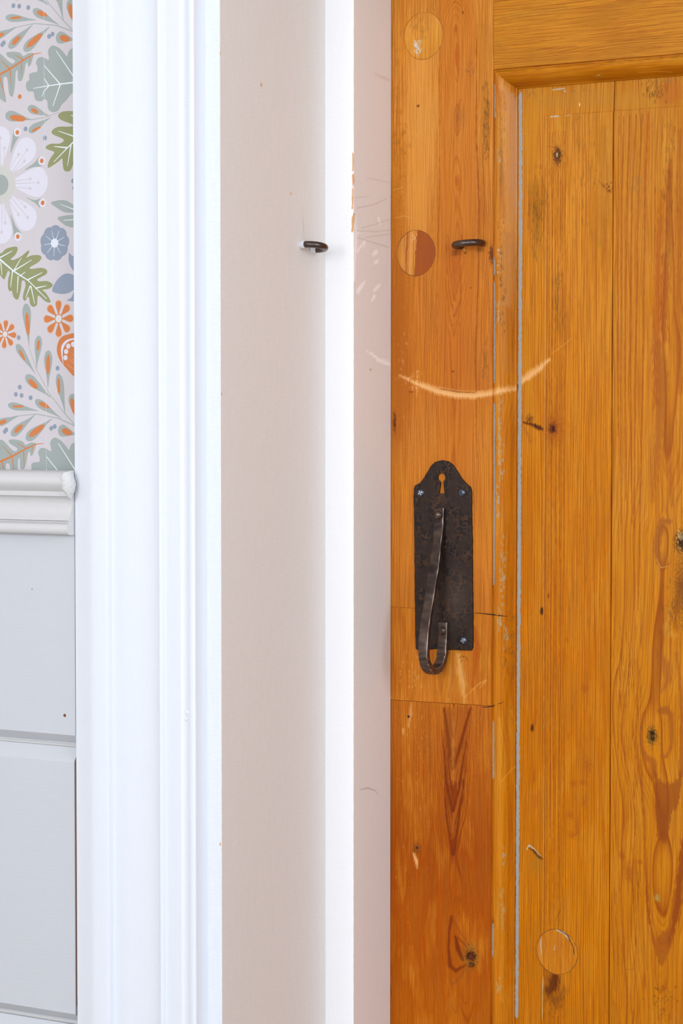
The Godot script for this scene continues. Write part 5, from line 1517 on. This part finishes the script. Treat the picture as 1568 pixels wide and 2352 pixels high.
func handle(d: Node3D) -> void:
	# plate: outline in the doorway's millimetres, with a keyhole
	var raw := [31.7, 749.9, 31.1, 725.8, 30.5, 682.5, 29.9, 641.6, 29.3, 605.5, 29, 586.3, 29, 572.9, 30.6, 569.5, 36.3, 566.8, 41.6, 561.2, 45.3, 554.9, 49.6, 548.2, 55.4, 543.1, 63.9, 541.2, 71.3, 542.5, 77.7, 547, 82.7, 554, 88.2, 562.3, 94, 567.4, 98.2, 570.4, 99.3, 575.6, 99.9, 604, 100.5, 639.5, 100.8, 670.4, 101.2, 691.3, 101.5, 722.6, 101.6, 745, 99.5, 748.2, 87.1, 748.5, 70.2, 748.9, 55.3, 749.2, 34.9, 751.2]
	var rim := PackedVector2Array()
	var nz := FastNoiseLite.new()
	nz.frequency = 0.09
	var cnt := raw.size() / 2
	for i in cnt:
		var a := Vector2(raw[i * 2], raw[i * 2 + 1])
		var b := Vector2(raw[((i + 1) % cnt) * 2], raw[((i + 1) % cnt) * 2 + 1])
		var steps := maxi(1, int(a.distance_to(b) / 3.5))
		for k in steps:
			var q := a.lerp(b, float(k) / steps)
			rim.append(q + Vector2(nz.get_noise_2d(q.x, q.y), nz.get_noise_2d(q.y, q.x + 70.0)) * 0.7)
	var hole := PackedVector2Array()
	var kc := Vector2(63.4, 560.2)
	for k in 19:
		var an := deg_to_rad(115.0) + deg_to_rad(310.0) * k / 18.0
		hole.append(kc + Vector2(cos(an), sin(an)) * 4.7)
	hole.append(Vector2(65.8, 566.6))
	hole.append(Vector2(67.2, 577.5))
	hole.append(Vector2(60.5, 577.6))
	hole.append(Vector2(62.1, 566.7))
	var m := Mb.new()
	var inset := func(poly: PackedVector2Array, by: float) -> PackedVector2Array:
		var o := PackedVector2Array()
		var n := poly.size()
		for i in n:
			var t := (poly[(i + 1) % n] - poly[(i + n - 1) % n]).normalized()
			o.append(poly[i] + Vector2(-t.y, t.x) * by)
		return o
	var area_ := 0.0
	for i in rim.size():
		area_ += rim[i].cross(rim[(i + 1) % rim.size()])
	var sgn := signf(area_)
	var inner: PackedVector2Array = inset.call(rim, 0.9 * sgn)
	var z1 := 2.6
	var lift := func(poly: PackedVector2Array, z: float) -> PackedVector3Array:
		var o := PackedVector3Array()
		for q in poly: o.append(dw(q.x, q.y, z))
		return o
	m.loft([lift.call(rim, 0.1), lift.call(rim, z1 - 0.8), lift.call(inset.call(rim, 0.35 * sgn), z1 - 0.2), lift.call(inner, z1)], true, false)
	# face: outline bridged to the keyhole
	var harea := 0.0
	for i in hole.size():
		harea += hole[i].cross(hole[(i + 1) % hole.size()])
	if signf(harea) == sgn:
		hole.reverse()
	var best := 0
	var bh := 0
	for i in inner.size():
		if inner[i].distance_to(kc) < inner[best].distance_to(kc): best = i
	for i in hole.size():
		if hole[i].distance_to(inner[best]) < hole[bh].distance_to(inner[best]): bh = i
	var face := PackedVector2Array()
	for i in inner.size() + 1: face.append(inner[(best + i) % inner.size()] + (Vector2(0.002, 0) if i == inner.size() else Vector2.ZERO))
	for i in hole.size() + 1: face.append(hole[(bh + i) % hole.size()] + (Vector2(0.002, 0) if i == 0 else Vector2.ZERO))
	var idx := Geometry2D.triangulate_polygon(face)
	if idx.is_empty(): print("plate face not triangulated")
	for t in range(0, idx.size(), 3):
		var a := face[idx[t]]
		var b := face[idx[t + 1]]
		var c := face[idx[t + 2]]
		if (b - a).cross(c - a) * sgn < 0.0:
			var w := b
			b = c; c = w
		m.tri(dw(a.x, a.y, z1), dw(b.x, b.y, z1), dw(c.x, c.y, z1))
	m.loft([lift.call(hole, z1), lift.call(hole, 0.1)], true, false)
	var hammered := hammered_sheet(raw)
	var pm := sheeted(hammered[0], 0.42)
	pm.metallic = 0.35
	pm.metallic_specular = 0.35
	pm.heightmap_enabled = true
	pm.heightmap_texture = (hammered[1] as Sheet).texture()
	pm.heightmap_scale = 0.02
	var plate := obj("handle_plate", m, pm, d, on(hammered[0]), "hammered black iron plate with a keyhole", 40.0)
	# grip: a flat bar that leaves the plate, bows out and curls back
	var gx := float([62.5, 601.5][0])
	var path := []
	for q in [[59.8, 593.4, 4.6], [59.8, 601.5, 4.8], [59.8, 611.6, 5.6], [59.9, 624.9, 8.4], [59.9, 642.1, 12.6], [59.9, 659.8, 17.6], [60, 676.6, 23.0], [60, 693.8, 29.4], [60, 711.1, 35.6], [60.1, 726.4, 40.2], [60.1, 738.9, 42.4]]:
		path.append(Vector3(gx, q[1], q[2]))
	var cy: float = [60.1, 751.8][1]
	for i in 13:
		var an := PI * i / 12.0
		path.append(Vector3(gx + 4.6 * i / 12.0, cy + sin(an) * 18.5, 24.5 + cos(an) * 18.0))
	for q in [[63.8, 745.4, 5.4], [63.8, 736.8, 4.9], [63.8, 729.1, 4.7], [63.8, 718.6, 4.6]]:
		path.append(Vector3(gx + 4.6, q[1], q[2]))
	var fine := PackedVector3Array()
	for i in path.size() - 1:
		for k in 4:
			fine.append(path[i].cubic_interpolate(path[i + 1], path[maxi(i - 1, 0)], path[mini(i + 2, path.size() - 1)], k / 4.0))
	fine.append(path[path.size() - 1])
	m = Mb.new()
	var rings := []
	var last := fine.size() - 1
	var where := {}
	for i in fine.size():
		var t := (fine[mini(i + 1, last)] - fine[maxi(i - 1, 0)]).normalized()
		var side := Vector3(1, 0, 0)
		var nrm := t.cross(side).normalized()          # away from the bar's broad face
		var u := float(i) / last
		var w := lerpf(5.6, 5.4, u) + nz.get_noise_2d(i * 1.7, 5.0) * 0.7
		var th := lerpf(2.3, 3.6, smoothstep(0.10, 0.45, u) * (1.0 - smoothstep(0.86, 0.95, u))) + nz.get_noise_2d(i * 1.9, 60.0) * 0.35
		var prof := Mb.rounded(PackedVector2Array([Vector2(-w, -th), Vector2(w, -th), Vector2(w, th), Vector2(-w, th)]), 0.9, 2)
		var ring := PackedVector3Array()
		for k in prof.size():
			var v: Vector3 = fine[i] + side * prof[k].x + nrm * prof[k].y
			var p := dw(v.x, v.y, v.z)
			ring.append(p)
			where[Vector3i((p * 100000.0).round())] = Vector2((k + 0.5) / prof.size(), u)
		rings.append(ring)
	m.loft(rings)
	# forged skin: dark, worn right-hand arrises with a painted highlight, lower bar lightened as painted sheen; across the sheet run the twelve strips of the bar's section
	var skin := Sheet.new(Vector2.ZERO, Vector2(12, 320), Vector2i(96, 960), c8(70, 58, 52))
	var cell := FastNoiseLite.new()
	cell.noise_type = FastNoiseLite.TYPE_CELLULAR
	cell.cellular_return_type = FastNoiseLite.RETURN_DISTANCE2_SUB
	cell.fractal_type = FastNoiseLite.FRACTAL_NONE
	cell.frequency = 0.13
	for y in 960:
		for x in 96:
			var sx := (x + 0.5) / 8.0
			var sy := y / 3.0
			var n := skin.nz.get_noise_2d(sx * 0.3, sy * 0.05)
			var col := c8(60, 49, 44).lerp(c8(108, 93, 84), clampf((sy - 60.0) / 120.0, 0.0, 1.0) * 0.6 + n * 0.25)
			col = col * (1.0 + 0.14 * skin.nz.get_noise_2d(sx * 0.5 + 9.0, sy * 0.16))
			var dent := clampf(1.0 - (1.0 + cell.get_noise_2d(sx * 3.2, sy)) / 0.4, 0.0, 1.0)
			col = col.lerp(c8(116, 88, 68), dent * 0.35)
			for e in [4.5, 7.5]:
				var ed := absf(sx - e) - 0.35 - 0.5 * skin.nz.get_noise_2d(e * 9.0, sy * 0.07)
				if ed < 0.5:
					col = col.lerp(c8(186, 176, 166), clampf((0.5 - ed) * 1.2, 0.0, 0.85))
			skin.im.set_pixel(x, y, col)
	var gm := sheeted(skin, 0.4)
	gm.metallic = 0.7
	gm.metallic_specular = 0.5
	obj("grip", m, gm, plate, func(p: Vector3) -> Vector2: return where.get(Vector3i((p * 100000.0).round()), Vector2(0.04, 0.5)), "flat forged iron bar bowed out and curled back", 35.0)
	for q in [[61.7, 601.5, 7.1], [67, 728, 7.0]]:
		var r := Mb.new()
		r.dome(dw(q[0], q[1], q[2]), Vector3(0, 0, 1), 0.0047, 0.0034, 0.02)
		obj("rivet", r, dark_iron, plate, null, "round headed iron rivet", 60.0)
	for q in 3:
		var c: Vector2 = [Vector2(37.9, 577.5), Vector2(88, 576.7), Vector2(90.3, 737.9)][q]
		var r := Mb.new()
		r.dome(dw(c.x, c.y, 2.6), Vector3(0, 0, 1), 0.0044, 0.0016, 0.0)
		var screw := obj("screw", r, zinc, plate, null, "blued cross-head screw", 60.0)
		var x := Mb.new()
		var turn: float = [0.5, 0.9, 0.2][q]
		for k in 2:
			var dir := Vector3(cos(turn + k * PI / 2), sin(turn + k * PI / 2), 0)
			var sd := Vector3(-dir.y, dir.x, 0)
			var ring0 := PackedVector3Array()
			var ring1 := PackedVector3Array()
			for e in [[-1, -1], [1, -1], [1, 1], [-1, 1]]:
				var v: Vector3 = dw(c.x, c.y, 4.05) + dir * e[0] * 0.0026 + sd * e[1] * 0.0005
				ring0.append(v)
				ring1.append(v + Vector3(0, 0, 0.00025))
			x.loft([ring0, ring1])
		obj("slot", x, paint([c8(196, 200, 208), c8(60, 62, 70), c8(150, 156, 165)][q], 0.5), screw)  # slot colours paint in the light that each cross recess catches
